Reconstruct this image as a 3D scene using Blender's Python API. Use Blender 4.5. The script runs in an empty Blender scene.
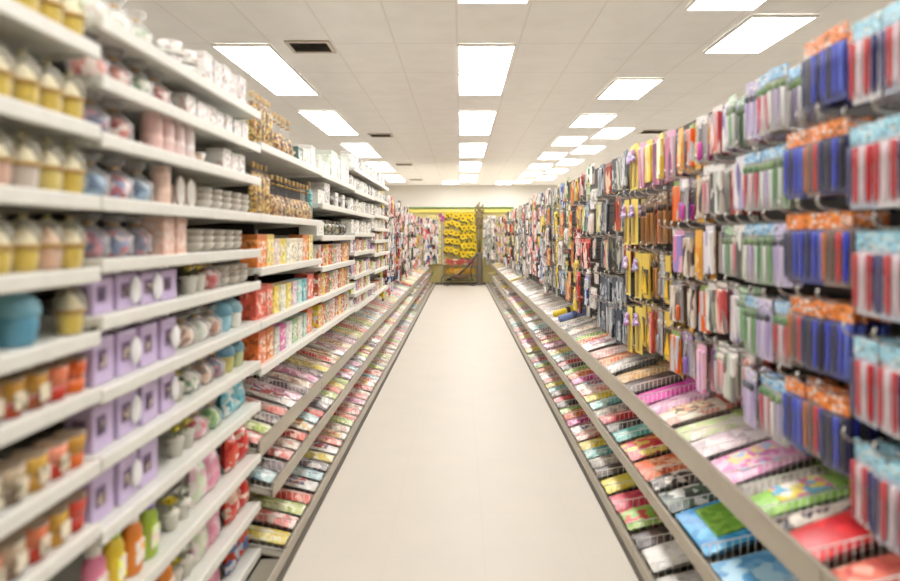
import bpy, bmesh, math, random
from mathutils import Vector, Matrix
R = random.Random(7)
SC = bpy.context.scene
COL = SC.collection
PI = math.pi
F = 612.0; VX = 460.5; VY = 236.0; H = 1.5
CEIL = 3.66

# ------------------------------------------------------------------ materials
MATS = {}
def lin(c):
    return tuple(((v/255)/12.92 if v/255 <= .04045 else ((v/255+.055)/1.055)**2.4) for v in c) + (1.0,)
def new_mat(name):
    m = bpy.data.materials.new(name); m.use_nodes = True
    nt = m.node_tree
    return m, nt, nt.nodes['Principled BSDF']
def col(c, rough=.45, metal=0.0, var=.06):
    """plain coloured surface with a faint procedural mottling"""
    k = ('c', c, rough, metal)
    if k in MATS: return MATS[k]
    m, nt, b = new_mat('plain_%d_%d_%d' % c)
    n = nt.nodes.new('ShaderNodeTexNoise'); n.inputs['Scale'].default_value = 35
    tc = nt.nodes.new('ShaderNodeTexCoord')
    nt.links.new(tc.outputs['Object'], n.inputs['Vector'])
    mx = nt.nodes.new('ShaderNodeMix'); mx.data_type = 'RGBA'
    a = lin(c)
    mx.inputs['A'].default_value = tuple(x*(1-var*2) for x in a[:3]) + (1,)
    mx.inputs['B'].default_value = tuple(min(1, x*(1+var)) for x in a[:3]) + (1,)
    nt.links.new(n.outputs['Fac'], mx.inputs['Factor'])
    nt.links.new(mx.outputs['Result'], b.inputs['Base Color'])
    b.inputs['Roughness'].default_value = rough; b.inputs['Metallic'].default_value = metal
    MATS[k] = m
    return m
def prt(cols, scale=22, rough=.35, stretch=(1, 1, 1), dist=.6):
    """printed / mixed-content surface: cells of a few colours, different on each object"""
    k = ('p', tuple(cols), scale, rough, stretch)
    if k in MATS: return MATS[k]
    m, nt, b = new_mat('printed_%d' % len(MATS))
    N, L = nt.nodes, nt.links
    tc = N.new('ShaderNodeTexCoord'); oi = N.new('ShaderNodeObjectInfo')
    mul = N.new('ShaderNodeMath'); mul.operation = 'MULTIPLY'; mul.inputs[1].default_value = 37.0
    L.new(oi.outputs['Random'], mul.inputs[0])
    add = N.new('ShaderNodeVectorMath'); add.operation = 'ADD'
    mp = N.new('ShaderNodeMapping'); mp.inputs['Scale'].default_value = stretch
    L.new(tc.outputs['Object'], mp.inputs['Vector'])
    L.new(mp.outputs['Vector'], add.inputs[0]); L.new(mul.outputs[0], add.inputs[1])
    v = N.new('ShaderNodeTexVoronoi'); v.inputs['Scale'].default_value = scale
    L.new(add.outputs[0], v.inputs['Vector'])
    sp = N.new('ShaderNodeSeparateColor'); L.new(v.outputs['Color'], sp.inputs[0])
    rp = N.new('ShaderNodeValToRGB'); rp.color_ramp.interpolation = 'CONSTANT'
    e = rp.color_ramp.elements
    n = len(cols)
    e[0].position = 0; e[0].color = lin(cols[0])
    e[1].position = 1.0/n; e[1].color = lin(cols[1 % n])
    for i in range(2, n):
        q = e.new(i/n); q.color = lin(cols[i])
    L.new(sp.outputs[0], rp.inputs[0]); L.new(rp.outputs[0], b.inputs['Base Color'])
    b.inputs['Roughness'].default_value = rough
    MATS[k] = m
    return m
def clear(tint=(255, 255, 255), amt=.10, rough=.12, edge=.34):
    """thin clear plastic or glass: mostly see-through with a bright sheen"""
    k = ('t', tint, amt, rough, edge)
    if k in MATS: return MATS[k]
    m = bpy.data.materials.new('clear_%d' % len(MATS)); m.use_nodes = True
    N, L = m.node_tree.nodes, m.node_tree.links
    N.clear()
    o = N.new('ShaderNodeOutputMaterial'); t = N.new('ShaderNodeBsdfTransparent'); g = N.new('ShaderNodeBsdfPrincipled')
    t.inputs[0].default_value = lin(tint)
    g.inputs['Base Color'].default_value = lin(tint); g.inputs['Roughness'].default_value = rough
    lw = N.new('ShaderNodeLayerWeight'); lw.inputs['Blend'].default_value = .45
    ma = N.new('ShaderNodeMath'); ma.operation = 'MULTIPLY_ADD'; ma.inputs[1].default_value = edge; ma.inputs[2].default_value = amt
    ma.use_clamp = True
    L.new(lw.outputs['Facing'], ma.inputs[0])
    x = N.new('ShaderNodeMixShader'); L.new(ma.outputs[0], x.inputs[0])
    L.new(t.outputs[0], x.inputs[1]); L.new(g.outputs[0], x.inputs[2]); L.new(x.outputs[0], o.inputs[0])
    MATS[k] = m
    return m
def emit(c, s):
    m, nt, b = new_mat('light_panel')
    n = nt.nodes.new('ShaderNodeTexNoise'); n.inputs['Scale'].default_value = 2.0
    ma = nt.nodes.new('ShaderNodeMath'); ma.operation = 'MULTIPLY_ADD'; ma.inputs[1].default_value = s*.1; ma.inputs[2].default_value = s
    nt.links.new(n.outputs['Fac'], ma.inputs[0])
    b.inputs['Emission Color'].default_value = lin(c)
    nt.links.new(ma.outputs[0], b.inputs['Emission Strength'])
    return m

# ------------------------------------------------------------------ mesh helpers
class MB:
    def __init__(s): s.v = []; s.f = []; s.sm = []; s.mi = []; s.cur = 0
    def add(s, vs, fs, smooth=False):
        b = len(s.v); s.v += [tuple(v) for v in vs]
        for f in fs: s.f.append([b+i for i in f]); s.sm.append(smooth); s.mi.append(s.cur)
        return s
    def box(s, x0, x1, y0, y1, z0, z1, M=None):
        vs = [Vector(p) for p in ((x0,y0,z0),(x1,y0,z0),(x1,y1,z0),(x0,y1,z0),(x0,y0,z1),(x1,y0,z1),(x1,y1,z1),(x0,y1,z1))]
        if M: vs = [M @ v for v in vs]
        return s.add(vs, [(3,2,1,0),(4,5,6,7),(0,1,5,4),(1,2,6,5),(2,3,7,6),(3,0,4,7)])
    def rbox(s, x0, x1, y0, y1, z0, z1, r=.004):
        bm = bmesh.new(); bmesh.ops.create_cube(bm, size=1)
        for v in bm.verts: v.co = Vector(((x0+x1)/2+v.co.x*(x1-x0), (y0+y1)/2+v.co.y*(y1-y0), (z0+z1)/2+v.co.z*(z1-z0)))
        bmesh.ops.bevel(bm, geom=bm.edges[:], offset=r, segments=2, affect='EDGES', profile=.5)
        bm.verts.ensure_lookup_table(); bm.verts.index_update()
        s.add([v.co.copy() for v in bm.verts], [[v.index for v in f.verts] for f in bm.faces]); bm.free()
        return s
    def lathe(s, prof, n=14, c=(0,0,0), sx=1, sy=1, wob=None):
        vs = []; fs = []
        for j, (r, z) in enumerate(prof):
            for i in range(n):
                a = 2*PI*i/n; k = wob(i, j) if wob else 1
                vs.append((c[0]+r*k*sx*math.cos(a), c[1]+r*k*sy*math.sin(a), c[2]+z))
        for j in range(len(prof)-1):
            for i in range(n):
                i2 = (i+1) % n
                fs.append((j*n+i, j*n+i2, (j+1)*n+i2, (j+1)*n+i))
        if prof[0][0] > 1e-4: fs.append(tuple(range(n-1, -1, -1)))
        if prof[-1][0] > 1e-4: fs.append(tuple((len(prof)-1)*n+i for i in range(n)))
        return s.add(vs, fs, True)
    def tube(s, pts, r, n=5):
        pts = [Vector(p) for p in pts]; vs = []; fs = []
        for j, p in enumerate(pts):
            d = (pts[min(j+1, len(pts)-1)]-pts[max(j-1, 0)]).normalized()
            u = d.orthogonal().normalized() if j == 0 else (u - d*u.dot(d)).normalized()
            w = d.cross(u)
            for i in range(n):
                a = 2*PI*i/n; vs.append(p+u*(r*math.cos(a))+w*(r*math.sin(a)))
        for j in range(len(pts)-1):
            for i in range(n):
                i2 = (i+1) % n; fs.append((j*n+i, j*n+i2, (j+1)*n+i2, (j+1)*n+i))
        fs.append(tuple(range(n-1, -1, -1))); fs.append(tuple((len(pts)-1)*n+i for i in range(n)))
        return s.add(vs, fs, True)
    def ball(s, c, r, n=12, m=8, sz=1.0, wob=None):
        return s.lathe([(max(1e-5, r*math.sin(PI*j/m)), -r*sz*math.cos(PI*j/m)) for j in range(m+1)], n, c, wob=wob)
    def xf(s, M, start=0):
        for i in range(start, len(s.v)): s.v[i] = tuple(M @ Vector(s.v[i]))
        return s
    def mesh(s, name, mats=None):
        me = bpy.data.meshes.new(name); me.from_pydata(s.v, [], s.f)
        me.polygons.foreach_set('use_smooth', s.sm)
        if mats:
            for m in mats: me.materials.append(m)
            me.polygons.foreach_set('material_index', s.mi)
        else: me.materials.append(None)
        me.update()
        return me
CACHE = {}
def shape(key, fn):
    if key not in CACHE:
        mb = MB(); fn(mb); CACHE[key] = mb.mesh('shape_%d' % len(CACHE))
    return CACHE[key]
def ob(name, me, mat, parent=None, loc=(0,0,0), rot=(0,0,0)):
    o = bpy.data.objects.new(name, me); COL.objects.link(o)
    if mat:
        o.material_slots[0].link = 'OBJECT'; o.material_slots[0].material = mat
    o.parent = parent; o.location = loc; o.rotation_euler = rot
    return o
def empty(name, loc=(0,0,0), rot=(0,0,0)):
    o = bpy.data.objects.new(name, None); COL.objects.link(o); o.location = loc; o.rotation_euler = rot
    o.empty_display_size = .05
    return o
def tag(o, label=None, cat=None, group=None, kind=None):
    for k, v in (('label', label), ('category', cat), ('group', group), ('kind', kind)):
        if v: o[k] = v
    return o
def P(name, me, mat, loc=(0,0,0), rot=(0,0,0), kids=(), label=None): return (name, me, mat, loc, rot, kids, label)
def thing(name, label, cat, parts, loc, rot=(0,0,0), group=None):
    """an Empty at the base with its parts (and their sub-parts); one part alone becomes the thing itself"""
    if len(parts) == 1 and not parts[0][5]:
        p = parts[0]
        o = ob(name, p[1], p[2], None, loc, rot)
        return tag(o, label, cat, group)
    r = tag(empty(name, loc, rot), label, cat, group)
    for p in parts:
        o = ob(p[0], p[1], p[2], r, p[3], p[4])
        if p[6]: o['label'] = p[6]
        for q in p[5]: ob(q[0], q[1], q[2], o, q[3], q[4])
    return r
ONES = 'zeroth first second third fourth fifth sixth seventh eighth ninth tenth eleventh twelfth thirteenth fourteenth fifteenth sixteenth seventeenth eighteenth nineteenth'.split()
TENS = {2: 'twent', 3: 'thirt', 4: 'fort', 5: 'fift', 6: 'sixt', 7: 'sevent', 8: 'eight', 9: 'ninet'}
def nth(i):
    if i < 20: return ONES[i]
    if i > 99: return 'one-hundred-and-' + nth(i-100)
    return TENS[i//10]+'ieth' if i % 10 == 0 else TENS[i//10]+'y-'+ONES[i % 10]

# ------------------------------------------------------------------ setting
def plain(name, x0, x1, y0, y1, z0, z1, mat):
    mb = MB().box(x0, x1, y0, y1, z0, z1)
    return tag(ob(name, mb.mesh(name), mat), kind='structure')
def grid_mat(base, line, px, py, ox, oy, wx, rough, spec=.5, noise=.05):
    m, nt, b = new_mat('tiled')
    N, L = nt.nodes, nt.links
    g = N.new('ShaderNodeNewGeometry'); s = N.new('ShaderNodeSeparateXYZ'); L.new(g.outputs['Position'], s.inputs[0])
    outs = []
    for ax, p, o in ((0, px, ox), (1, py, oy)):
        a = N.new('ShaderNodeMath'); a.operation = 'ADD'; a.inputs[1].default_value = -o + 100*p; L.new(s.outputs[ax], a.inputs[0])
        q = N.new('ShaderNodeMath'); q.operation = 'MODULO'; q.inputs[1].default_value = p; L.new(a.outputs[0], q.inputs[0])
        l = N.new('ShaderNodeMath'); l.operation = 'LESS_THAN'; l.inputs[1].default_value = wx; L.new(q.outputs[0], l.inputs[0])
        outs.append(l)
    mx = N.new('ShaderNodeMath'); mx.operation = 'MAXIMUM'; L.new(outs[0].outputs[0], mx.inputs[0]); L.new(outs[1].outputs[0], mx.inputs[1])
    n = N.new('ShaderNodeTexNoise'); n.inputs['Scale'].default_value = 3.0; n.inputs['Detail'].default_value = 6
    L.new(g.outputs['Position'], n.inputs['Vector'])
    c0 = N.new('ShaderNodeMix'); c0.data_type = 'RGBA'; a = lin(base)
    c0.inputs['A'].default_value = tuple(x*(1-noise*2) for x in a[:3])+(1,); c0.inputs['B'].default_value = tuple(min(1, x*(1+noise)) for x in a[:3])+(1,)
    L.new(n.outputs['Fac'], c0.inputs['Factor'])
    c1 = N.new('ShaderNodeMix'); c1.data_type = 'RGBA'; c1.inputs['B'].default_value = lin(line)
    L.new(mx.outputs[0], c1.inputs['Factor']); L.new(c0.outputs['Result'], c1.inputs['A']); L.new(c1.outputs['Result'], b.inputs['Base Color'])
    b.inputs['Roughness'].default_value = rough
    return m
plain('floor', -8, 8, -4, 27, -.1, 0, grid_mat((225, 217, 203), (219, 210, 195), .46, .46, .11, .1, .004, .5, noise=.03))
plain('ceiling', -8, 8, -4, 27, CEIL, CEIL+.1, grid_mat((252, 249, 246), (238, 234, 230), .695, 1.22, -.745, 6.85, .022, .9))
WALL = col((214, 209, 200), .8)
plain('wall_back', -8, 8, 26.0, 26.2, 0, CEIL, WALL)
plain('wall_left', -8.1, -8, -4, 27, 0, CEIL, WALL)
plain('wall_right', 8, 8.1, -4, 27, 0, CEIL, WALL)
plain('wall_front', -8, 8, -4.1, -4, 0, CEIL, WALL)

# ceiling lights
EM = emit((255, 252, 249), 9.0)
FR = col((250, 246, 238), .5)
def light(x0, y0, where, L=1.20, W=.66, vis=True):
    fr = MB(); z = CEIL-.004
    for a in ((0, W, 0, .02), (0, W, L-.02, L), (0, .02, .02, L-.02), (W-.02, W, .02, L-.02)):
        fr.box(a[0], a[1], a[2], a[3], -.026, 0)
    thing('ceiling_light', where, 'ceiling light',
          [P('frame', fr.mesh('frame'), FR), P('diffuser', MB().box(.02, W-.02, .02, L-.02, -.018, -.008).mesh('diffuser'), EM)],
          (x0, y0, z), group='fluorescent ceiling lights')
for nm, x0 in (('above the aisle', -.035), ('above the shelf wall', -2.80)):
    k = 0
    for i, y in enumerate((-.6, 3.10 if x0 < -1 else 3.2, 6.86, 10.5, 14.2, 17.8, 21.6)):
        for j in (0, 1):
            if y+j*1.22 > 3.5: k += 1; lab = 'glowing ceiling light panel %s, %s panel from the near end' % (nm, nth(k))
            else: lab = 'glowing ceiling light panel %s, behind or over the camera, %s row' % (nm, nth(i*2+j+1))
            light(x0, y+j*1.22, lab)
for nm, x0, ys in (('inner row above the pegboard wall', 2.12, (1.0, 4.6, 8.35, 10.8, 13.25, 15.8, 18.3, 20.7, 23.4)), ('outer row above the pegboard wall', 2.83, (2.2, 5.95, 12.2, 14.65, 17.15, 19.65, 22.1))):
    for i, y in enumerate(ys): light(x0, y, 'glowing ceiling light panel, %s, %s from the near end' % (nm, nth(i+1)))
light(-.72, 23.9, 'small far ceiling light panel just left of the aisle row')
light(1.42, 24.1, 'small far ceiling light panel just right of the aisle row')
def vent(x, y, lab):
    fr = MB(); W = .5; L = .42
    for a in ((0, W, 0, .04), (0, W, L-.04, L), (0, .04, .04, L-.04), (W-.04, W, .04, L-.04)): fr.box(a[0], a[1], a[2], a[3], -.02, 0)
    sl = MB()
    for i in range(6):
        M = Matrix.Translation((0, .06+i*.055, -.012)) @ Matrix.Rotation(.6, 4, 'X')
        sl.box(.04, W-.04, -.014, .014, -.001, .001, M)
    thing('ceiling_vent', lab, 'vent', [P('frame', fr.mesh('frame'), col((200, 190, 175))), P('slat', sl.mesh('slat'), col((120, 110, 98))),
          P('backing', MB().box(.04, W-.04, .04, L-.04, -.003, 0).mesh('backing'), col((45, 42, 38)))], (x, y, CEIL-.002), group='ceiling vents')
for i, (x, y) in enumerate(((-1.95, 6.75), (-1.95, 12.85), (-1.95, 18.2), (-1.95, 23.2))): vent(x, y, 'grey louvred ceiling vent left of the aisle, %s from the near end' % nth(i+1))
vent(3.7, 12.4, 'grey louvred ceiling vent over the pegboard wall, half hidden')

def add_div(side, tier, y):
    b = int((y-Y0)//BAY); l = y-(Y0+b*BAY)
    if .006 < l < BAY-.006: DIVS.setdefault((side, tier, b), []).append(l)
# ------------------------------------------------------------------ gondolas
SHELF = col((214, 213, 204), .4); RAIL = col((230, 228, 218), .35); PANEL = col((118, 110, 100), .7); DARKP = col((34, 30, 28), .8)
STEEL = col((176, 166, 148), .35, .35); TRAYM = col((150, 142, 126), .45, .2); WIRE = col((246, 243, 236), .3); KICK = col((92, 84, 74), .6)
BAY = 1.22; Y0 = 1.526-1.22     # the first bay starts beside the camera
L_TIERS = [(.90, .500, .577), (.84, .322, .385), (.78, .042, .102)]
R_TIERS = [(.90, .582, .674), (.84, .312, .372), (.775, .044, .104)]
BACKX = 1.335
def tray_pts(t):
    lx, z0, z1 = t
    return (lx+.006, z0+.012), (BACKX-.02, z0+.012+.10)
DIVS = {}
def tray_parts(side, t, bay, tier):
    lx, z0, z1 = t; (xa, za), (xb, zb) = tray_pts(t)
    def pan(m):
        m.add([(side*xa, .004, za-.006), (side*xb, .004, zb-.006), (side*xb, BAY-.004, zb-.006), (side*xa, BAY-.004, za-.006),
               (side*xa, .004, za), (side*xb, .004, zb), (side*xb, BAY-.004, zb), (side*xa, BAY-.004, za)],
              [(0,1,2,3),(7,6,5,4),(0,4,5,1),(1,5,6,2),(2,6,7,3),(3,7,4,0)])
    def lip(m):
        x0, x1 = sorted((side*lx, side*(lx+.006)))
        m.rbox(x0, x1, .002, BAY-.002, z0, z1, .002)
        x0, x1 = sorted((side*(lx-.004), side*(lx+.010)))
        m.rbox(x0, x1, .002, BAY-.002, z1-.004, z1+.004, .002)
    def div(m):
        hgt = .078; n = 17
        for off in (.006, hgt):
            m.tube([(side*(xa+.012), 0, za+off), (side*xb, 0, zb+off)], .0022, 4)
        for i in range(n+1):
            f = i/n; x = xa+.012+(xb-xa-.012)*f; z = za+(zb-za)*f
            m.tube([(side*x, 0, z+.004), (side*x, 0, z+hgt)], .0016, 4)
    kids = [P('front_lip', shape(('lip', side, tier), lip), STEEL)]
    for yy in DIVS.get((side, tier, bay), []):
        kids.append(P('wire_divider', shape(('div', side, tier), div), WIRE, (0, yy, 0)))
    return P('tray', shape(('pan', side, tier), pan), TRAYM, kids=kids, label='sloping steel tray with wire dividers')
def back_parts(side, top, peg):
    a, b = sorted((side*BACKX, side*(BACKX+.02)))
    def up(m):
        x0, x1 = sorted((side*(BACKX-.012), side*(BACKX+.03))); m.box(x0, x1, .0005, .028, .032, top)
    def kick(m):
        x0, x1 = sorted((side*.775, side*.79)); m.box(x0, x1, .001, BAY-.001, .001, .04)
        x0, x1 = sorted((side*.79, side*BACKX)); m.box(x0, x1, .001, BAY-.001, .001, .03)
    return [P('back_panel', shape(('bk', side, top), lambda m: m.box(a, b, .029, BAY-.001, .031, top)), PEG if peg else DARKP),
            P('upright', shape(('up', side, top), up), SHELF), P('kick_plate', shape(('kk', side), kick), KICK)]
def peg_mat():
    m, nt, b = new_mat('pegboard'); N, L = nt.nodes, nt.links
    g = N.new('ShaderNodeNewGeometry')
    v = N.new('ShaderNodeTexVoronoi'); v.inputs['Scale'].default_value = 40; v.inputs['Randomness'].default_value = 0
    L.new(g.outputs['Position'], v.inputs['Vector'])
    r = N.new('ShaderNodeValToRGB'); r.color_ramp.interpolation = 'CONSTANT'
    r.color_ramp.elements[0].color = lin((20, 18, 16)); r.color_ramp.elements[1].position = .2; r.color_ramp.elements[1].color = lin((62, 56, 52))
    L.new(v.outputs['Distance'], r.inputs[0]); L.new(r.outputs[0], b.inputs['Base Color']); b.inputs['Roughness'].default_value = .7
    return m
PEG = peg_mat()
SHELVES = {
    0: [1.958, 1.76, 1.585, 1.408, 1.25, 1.11, .93, .775],
    1: [2.04, 1.892, 1.746, 1.585, 1.428, 1.284, 1.10, .93, .745, .512, .30, .09],
    2: [1.91, 1.585, 1.342, 1.10, .89],
    3: [1.905, 1.70, 1.49, 1.285, 1.09, .885],
    4: [2.075, 1.89, 1.70, 1.515, 1.35, 1.147, .997, .87],
    5: [2.08, 1.90, 1.72, 1.575, 1.445, 1.30, 1.12, .88],
}
BAYN = ['nearest', 'second', 'third', 'fourth', 'fifth', 'sixth']
def shelf_part(side, z):
    def sl(m):
        x0, x1 = sorted((side*.905, side*BACKX)); m.rbox(x0, x1, .004, BAY-.004, -.012, .012, .003)
        for y in (.006, BAY-.012):
            m.add([(side*.93, y, -.012), (side*BACKX, y, -.012), (side*BACKX, y, -.045), (side*.93, y, -.018),
                   (side*.93, y+.006, -.012), (side*BACKX, y+.006, -.012), (side*BACKX, y+.006, -.045), (side*.93, y+.006, -.018)],
                  [(0,1,2,3),(7,6,5,4),(0,4,5,1),(1,5,6,2),(2,6,7,3),(3,7,4,0)])
    def rail(m):
        x0, x1 = sorted((side*.893, side*.907)); m.rbox(x0, x1, .004, BAY-.004, -.022, .015, .004)
    return P('shelf', shape(('shelf', side), sl), SHELF, (0, 0, z), kids=[P('price_rail', shape(('rail', side), rail), RAIL)])
# hooks for the right-hand pegboard are gathered first, per bay
HOOK = col((200, 196, 188), .25, .8)
def hook_mesh(side):
    def f(m):
        m.tube([(side*(BACKX+.004), 0, 0), (side*1.02, 0, 0), (side*1.0, 0, .004), (side*.985, 0, .014), (side*.980, 0, .028), (side*.988, 0, .038)], .0036, 6)
    return shape(('hook', side), f)
RHOOKS = {}

# ------------------------------------------------------------------ left shelf goods (local: front faces -Y, base at z = 0)
def crumple(seed, n, amp):
    q = random.Random(seed); t = {}
    def w(i, j):
        if (i, j) not in t: t[(i, j)] = 1+amp*(q.random()*2-1)
        return t[(i, j)]
    return w
CLR = clear((255, 255, 255), .10); CLRS = clear((255, 255, 255), .03, .1, .2); GLASS = clear((235, 240, 238), .15, .05)
GOLD = col((190, 150, 80), .3, .6); CREAM = col((240, 232, 212)); WHITE = col((246, 243, 236)); WICK = col((70, 60, 50))
def b_cupcake(c, top=(248, 244, 236)):
    wax = shape('cc_wax', lambda m: m.lathe([(.022, .002), (.026, .01), (.0285, .03), (.029, .052), (.0285, .056)], 16))
    fr = shape('cc_frost', lambda m: m.lathe([(.027, .056), (.0285, .061), (.023, .070), (.0235, .075), (.016, .084), (.0155, .088), (.008, .096), (.001, .101)], 16))
    gl = shape('cc_glass', lambda m: m.lathe([(.024, 0), (.029, .008), (.0315, .03), (.0315, .056), (.036, .060), (.035, .075), (.030, .095), (.020, .110), (.008, .118), (.006, .121)], 18))
    kn = shape('cc_knob', lambda m: m.ball((0, 0, .123), .007, 10, 6))
    rb = shape('cc_rib', lambda m: m.lathe([(.0325, .053), (.0345, .055), (.0345, .060), (.0325, .062)], 18))
    return [P('wax', wax, col(c)), P('frosting', fr, col(top)), P('glass_jar', gl, clear((248, 244, 226), .08)), P('knob', kn, clear((220, 212, 170), .4)), P('ribbon', rb, GOLD)], .075, .07
def b_tubjar(c, c2):
    a = shape('tj_a', lambda m: m.lathe([(.034, 0), (.040, .01), (.044, .05), (.043, .062), (.036, .07)], 18))
    b = shape('tj_b', lambda m: m.lathe([(.046, .066), (.048, .072), (.046, .09), (.034, .108), (.012, .12)], 18))
    k = shape('tj_k', lambda m: m.ball((0, 0, .121), .008, 10, 6))
    return [P('jar', a, col(c)), P('lid', b, col(c2)), P('knob', k, col(c2))], .105, .1
def b_wrapped(cols, big=1.0):
    bowl = shape(('wr_b', big), lambda m: m.lathe([(.022*big, 0), (.040*big, .012), (.050*big, .038*big), (.046*big, .06*big), (.03*big, .078*big), (.004, .086*big)], 16, wob=crumple(3, 16, .05)))
    ce = shape(('wr_c', big), lambda m: m.lathe([(.03*big, 0), (.052*big, .012), (.058*big, .04*big), (.052*big, .066*big), (.026*big, .092*big), (.012, .104*big), (.026, .118*big), (.034, .132*big)], 18, wob=crumple(5, 18, .13)))
    ti = shape(('wr_t', big), lambda m: m.lathe([(.013, .100*big), (.016, .104*big), (.013, .108*big)], 10))
    return [P('potpourri_ball', bowl, prt(cols, 45)), P('cellophane', ce, CLR), P('tie', ti, GOLD)], .125*big, .115*big
LAV = (206, 186, 224)
def b_lavbox(v=0, cr=(246, 244, 244), h=.125):
    w, d = .10, .07
    bx = shape(('lv_box', h), lambda m: m.rbox(-w/2, w/2, -d/2, d/2, 0, h, .006))
    wn = shape(('lv_win', h), lambda m: m.rbox(-.034, .008, -d/2-.002, -d/2+.004, h*.32, h*.75, .0015))
    pc = shape(('lv_pic', h), lambda m: m.rbox(-.027, .001, -d/2-.004, -d/2, h*.38, h*.63, .001))
    sw = shape(('lv_side', h), lambda m: m.rbox(-w/2-.002, -w/2+.004, -.018, .018, h*.33, h*.72, .0015))
    ov = shape(('lv_oval', h), lambda m: m.lathe([(.0001, -.003), (.026, -.003), (.027, 0), (.025, .003), (.0001, .004)], 20, sy=1.5).xf(Matrix.Translation((.030, -d/2-.006, h*.5)) @ Matrix.Rotation(PI/2, 4, 'X')))
    def tuft(m):
        m.lathe([(.016, h), (.012, h+.004), (.026, h+.010), (.036, h+.016)], 14, wob=crumple(9, 14, .3))
    tf = shape(('lv_tuft', h), tuft)
    pts = [P('box', bx, col(LAV, .3)), P('window', wn, col((112, 88, 130)), kids=[P('picture', pc, prt([(90, 70, 60), (200, 180, 160), (70, 60, 90)], 60))], label='dark square window in the front'),
           P('side_window', sw, col((104, 84, 120))), P('bow', tf, clear((248, 242, 252), .5))]
    if v: pts.append(P('oval_tag', ov, col(cr), label='white oval tag'))
    return pts, .112, d+.012
def b_pillar(c, r=.030, h=.125):
    b = shape(('pl', r, h), lambda m: m.lathe([(r*.96, 0), (r, .004), (r, h-.006), (r*.9, h)], 18))
    l = shape(('pl2', r, h), lambda m: m.lathe([(r*1.05, h-.022), (r*1.05, h+.002), (r*.98, h+.006)], 18))
    w = shape(('pl3', h), lambda m: m.tube([(0, 0, h), (.001, 0, h+.014)], .0016))
    bd = shape(('pl4', r, h), lambda m: m.lathe([(r*1.02, h*.3), (r*1.03, h*.32), (r*1.03, h*.42), (r*1.02, h*.44)], 18))
    return [P('candle', b, col(c, .35)), P('cap', l, CLR), P('wick', w, WICK), P('band', bd, col(tuple(min(255, x+18) for x in c)))], r*2+.012, r*2
def b_cup(cols, stack=1):
    def cup(m):
        m.lathe([(.020, 0), (.022, .004), (.033, .018), (.039, .044), (.037, .044), (.030, .02), (.0005, .008)], 16)
    c = shape('cup', cup)
    hd = shape('cuph', lambda m: m.tube([(.035, 0, .038), (.05, 0, .036), (.053, 0, .024), (.045, 0, .014), (.031, 0, .016)], .003))
    sa = shape('cups', lambda m: m.lathe([(.025, -.001), (.05, .006), (.05, .008), (.02, .003)], 18))
    ps = []
    for k in range(stack):
        ps.append(P('cup', c, prt(cols, 55), (0, 0, .004+.05*k), kids=[P('handle', hd, WHITE)]))
        ps.append(P('saucer', sa, WHITE, (0, 0, .001+.05*k)))
    return ps, .108, .1
def b_dish(tint=(250, 246, 238), n=3):
    g = shape('dish', lambda m: m.lathe([(.02, 0), (.024, .004), (.036, .012), (.044, .034), (.042, .034), (.034, .014), (.0005, .006)], 18, wob=lambda i, j: 1.0 if j in (0, 1) else 1+.03*(i % 2)))
    return [P('dish', g, clear(tint, .28, .08), (0, 0, .001+.024*k)) for k in range(n)], .096, .092
def b_ovalframe():
    st = shape('of_s', lambda m: m.rbox(-.03, .03, .006, .045, 0, .075, .008))
    ov = shape('of_o', lambda m: m.lathe([(.0001, 0), (.034, 0), (.036, .004), (.034, .008), (.0001, .009)], 22, sy=1.4).xf(Matrix.Translation((0, .004, .055)) @ Matrix.Rotation(PI/2, 4, 'X')))
    ri = shape('of_r', lambda m: m.tube([(.036*math.cos(a*PI/12), -.003, .055+.05*math.sin(a*PI/12)) for a in range(25)], .0025))
    return [P('body', st, col((226, 206, 196))), P('oval_plate', ov, WHITE), P('rim', ri, col((200, 170, 150)))], .085, .06
def b_jarcandle(c, c2, lab=True, s=.86):
    b = shape(('jc', s), lambda m: m.lathe([(.028*s, 0), (.032*s, .004), (.034*s, .04*s)], 18))
    w = shape(('jc2', s), lambda m: m.lathe([(.0342*s, .04*s), (.0375*s, .066*s), (.0385*s, .09*s), (.036*s, .09*s), (.035*s, .078*s), (.0005, .077*s)], 18))
    rm = shape(('jc4', s), lambda m: m.lathe([(.037*s, .090*s), (.040*s, .092*s), (.040*s, .096*s), (.036*s, .096*s)], 18))
    l = shape(('jc3', s), lambda m: m.rbox(-.019*s, .019*s, -.040*s, -.036*s, .02*s, .062*s, .0012))
    wk = shape(('jc5', s), lambda m: m.tube([(0, 0, .077*s), (.001, 0, .09*s)], .0015))
    ps = [P('glass_jar', b, col(c, .12)), P('wax', w, col(c2, .15)), P('rim', rm, clear((240, 225, 200), .15)), P('wick', wk, WICK)]
    if lab: ps.append(P('label', l, prt([(238, 228, 200), (150, 140, 110), (226, 210, 180)], 60)))
    return ps, .080*s, .08*s
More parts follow.
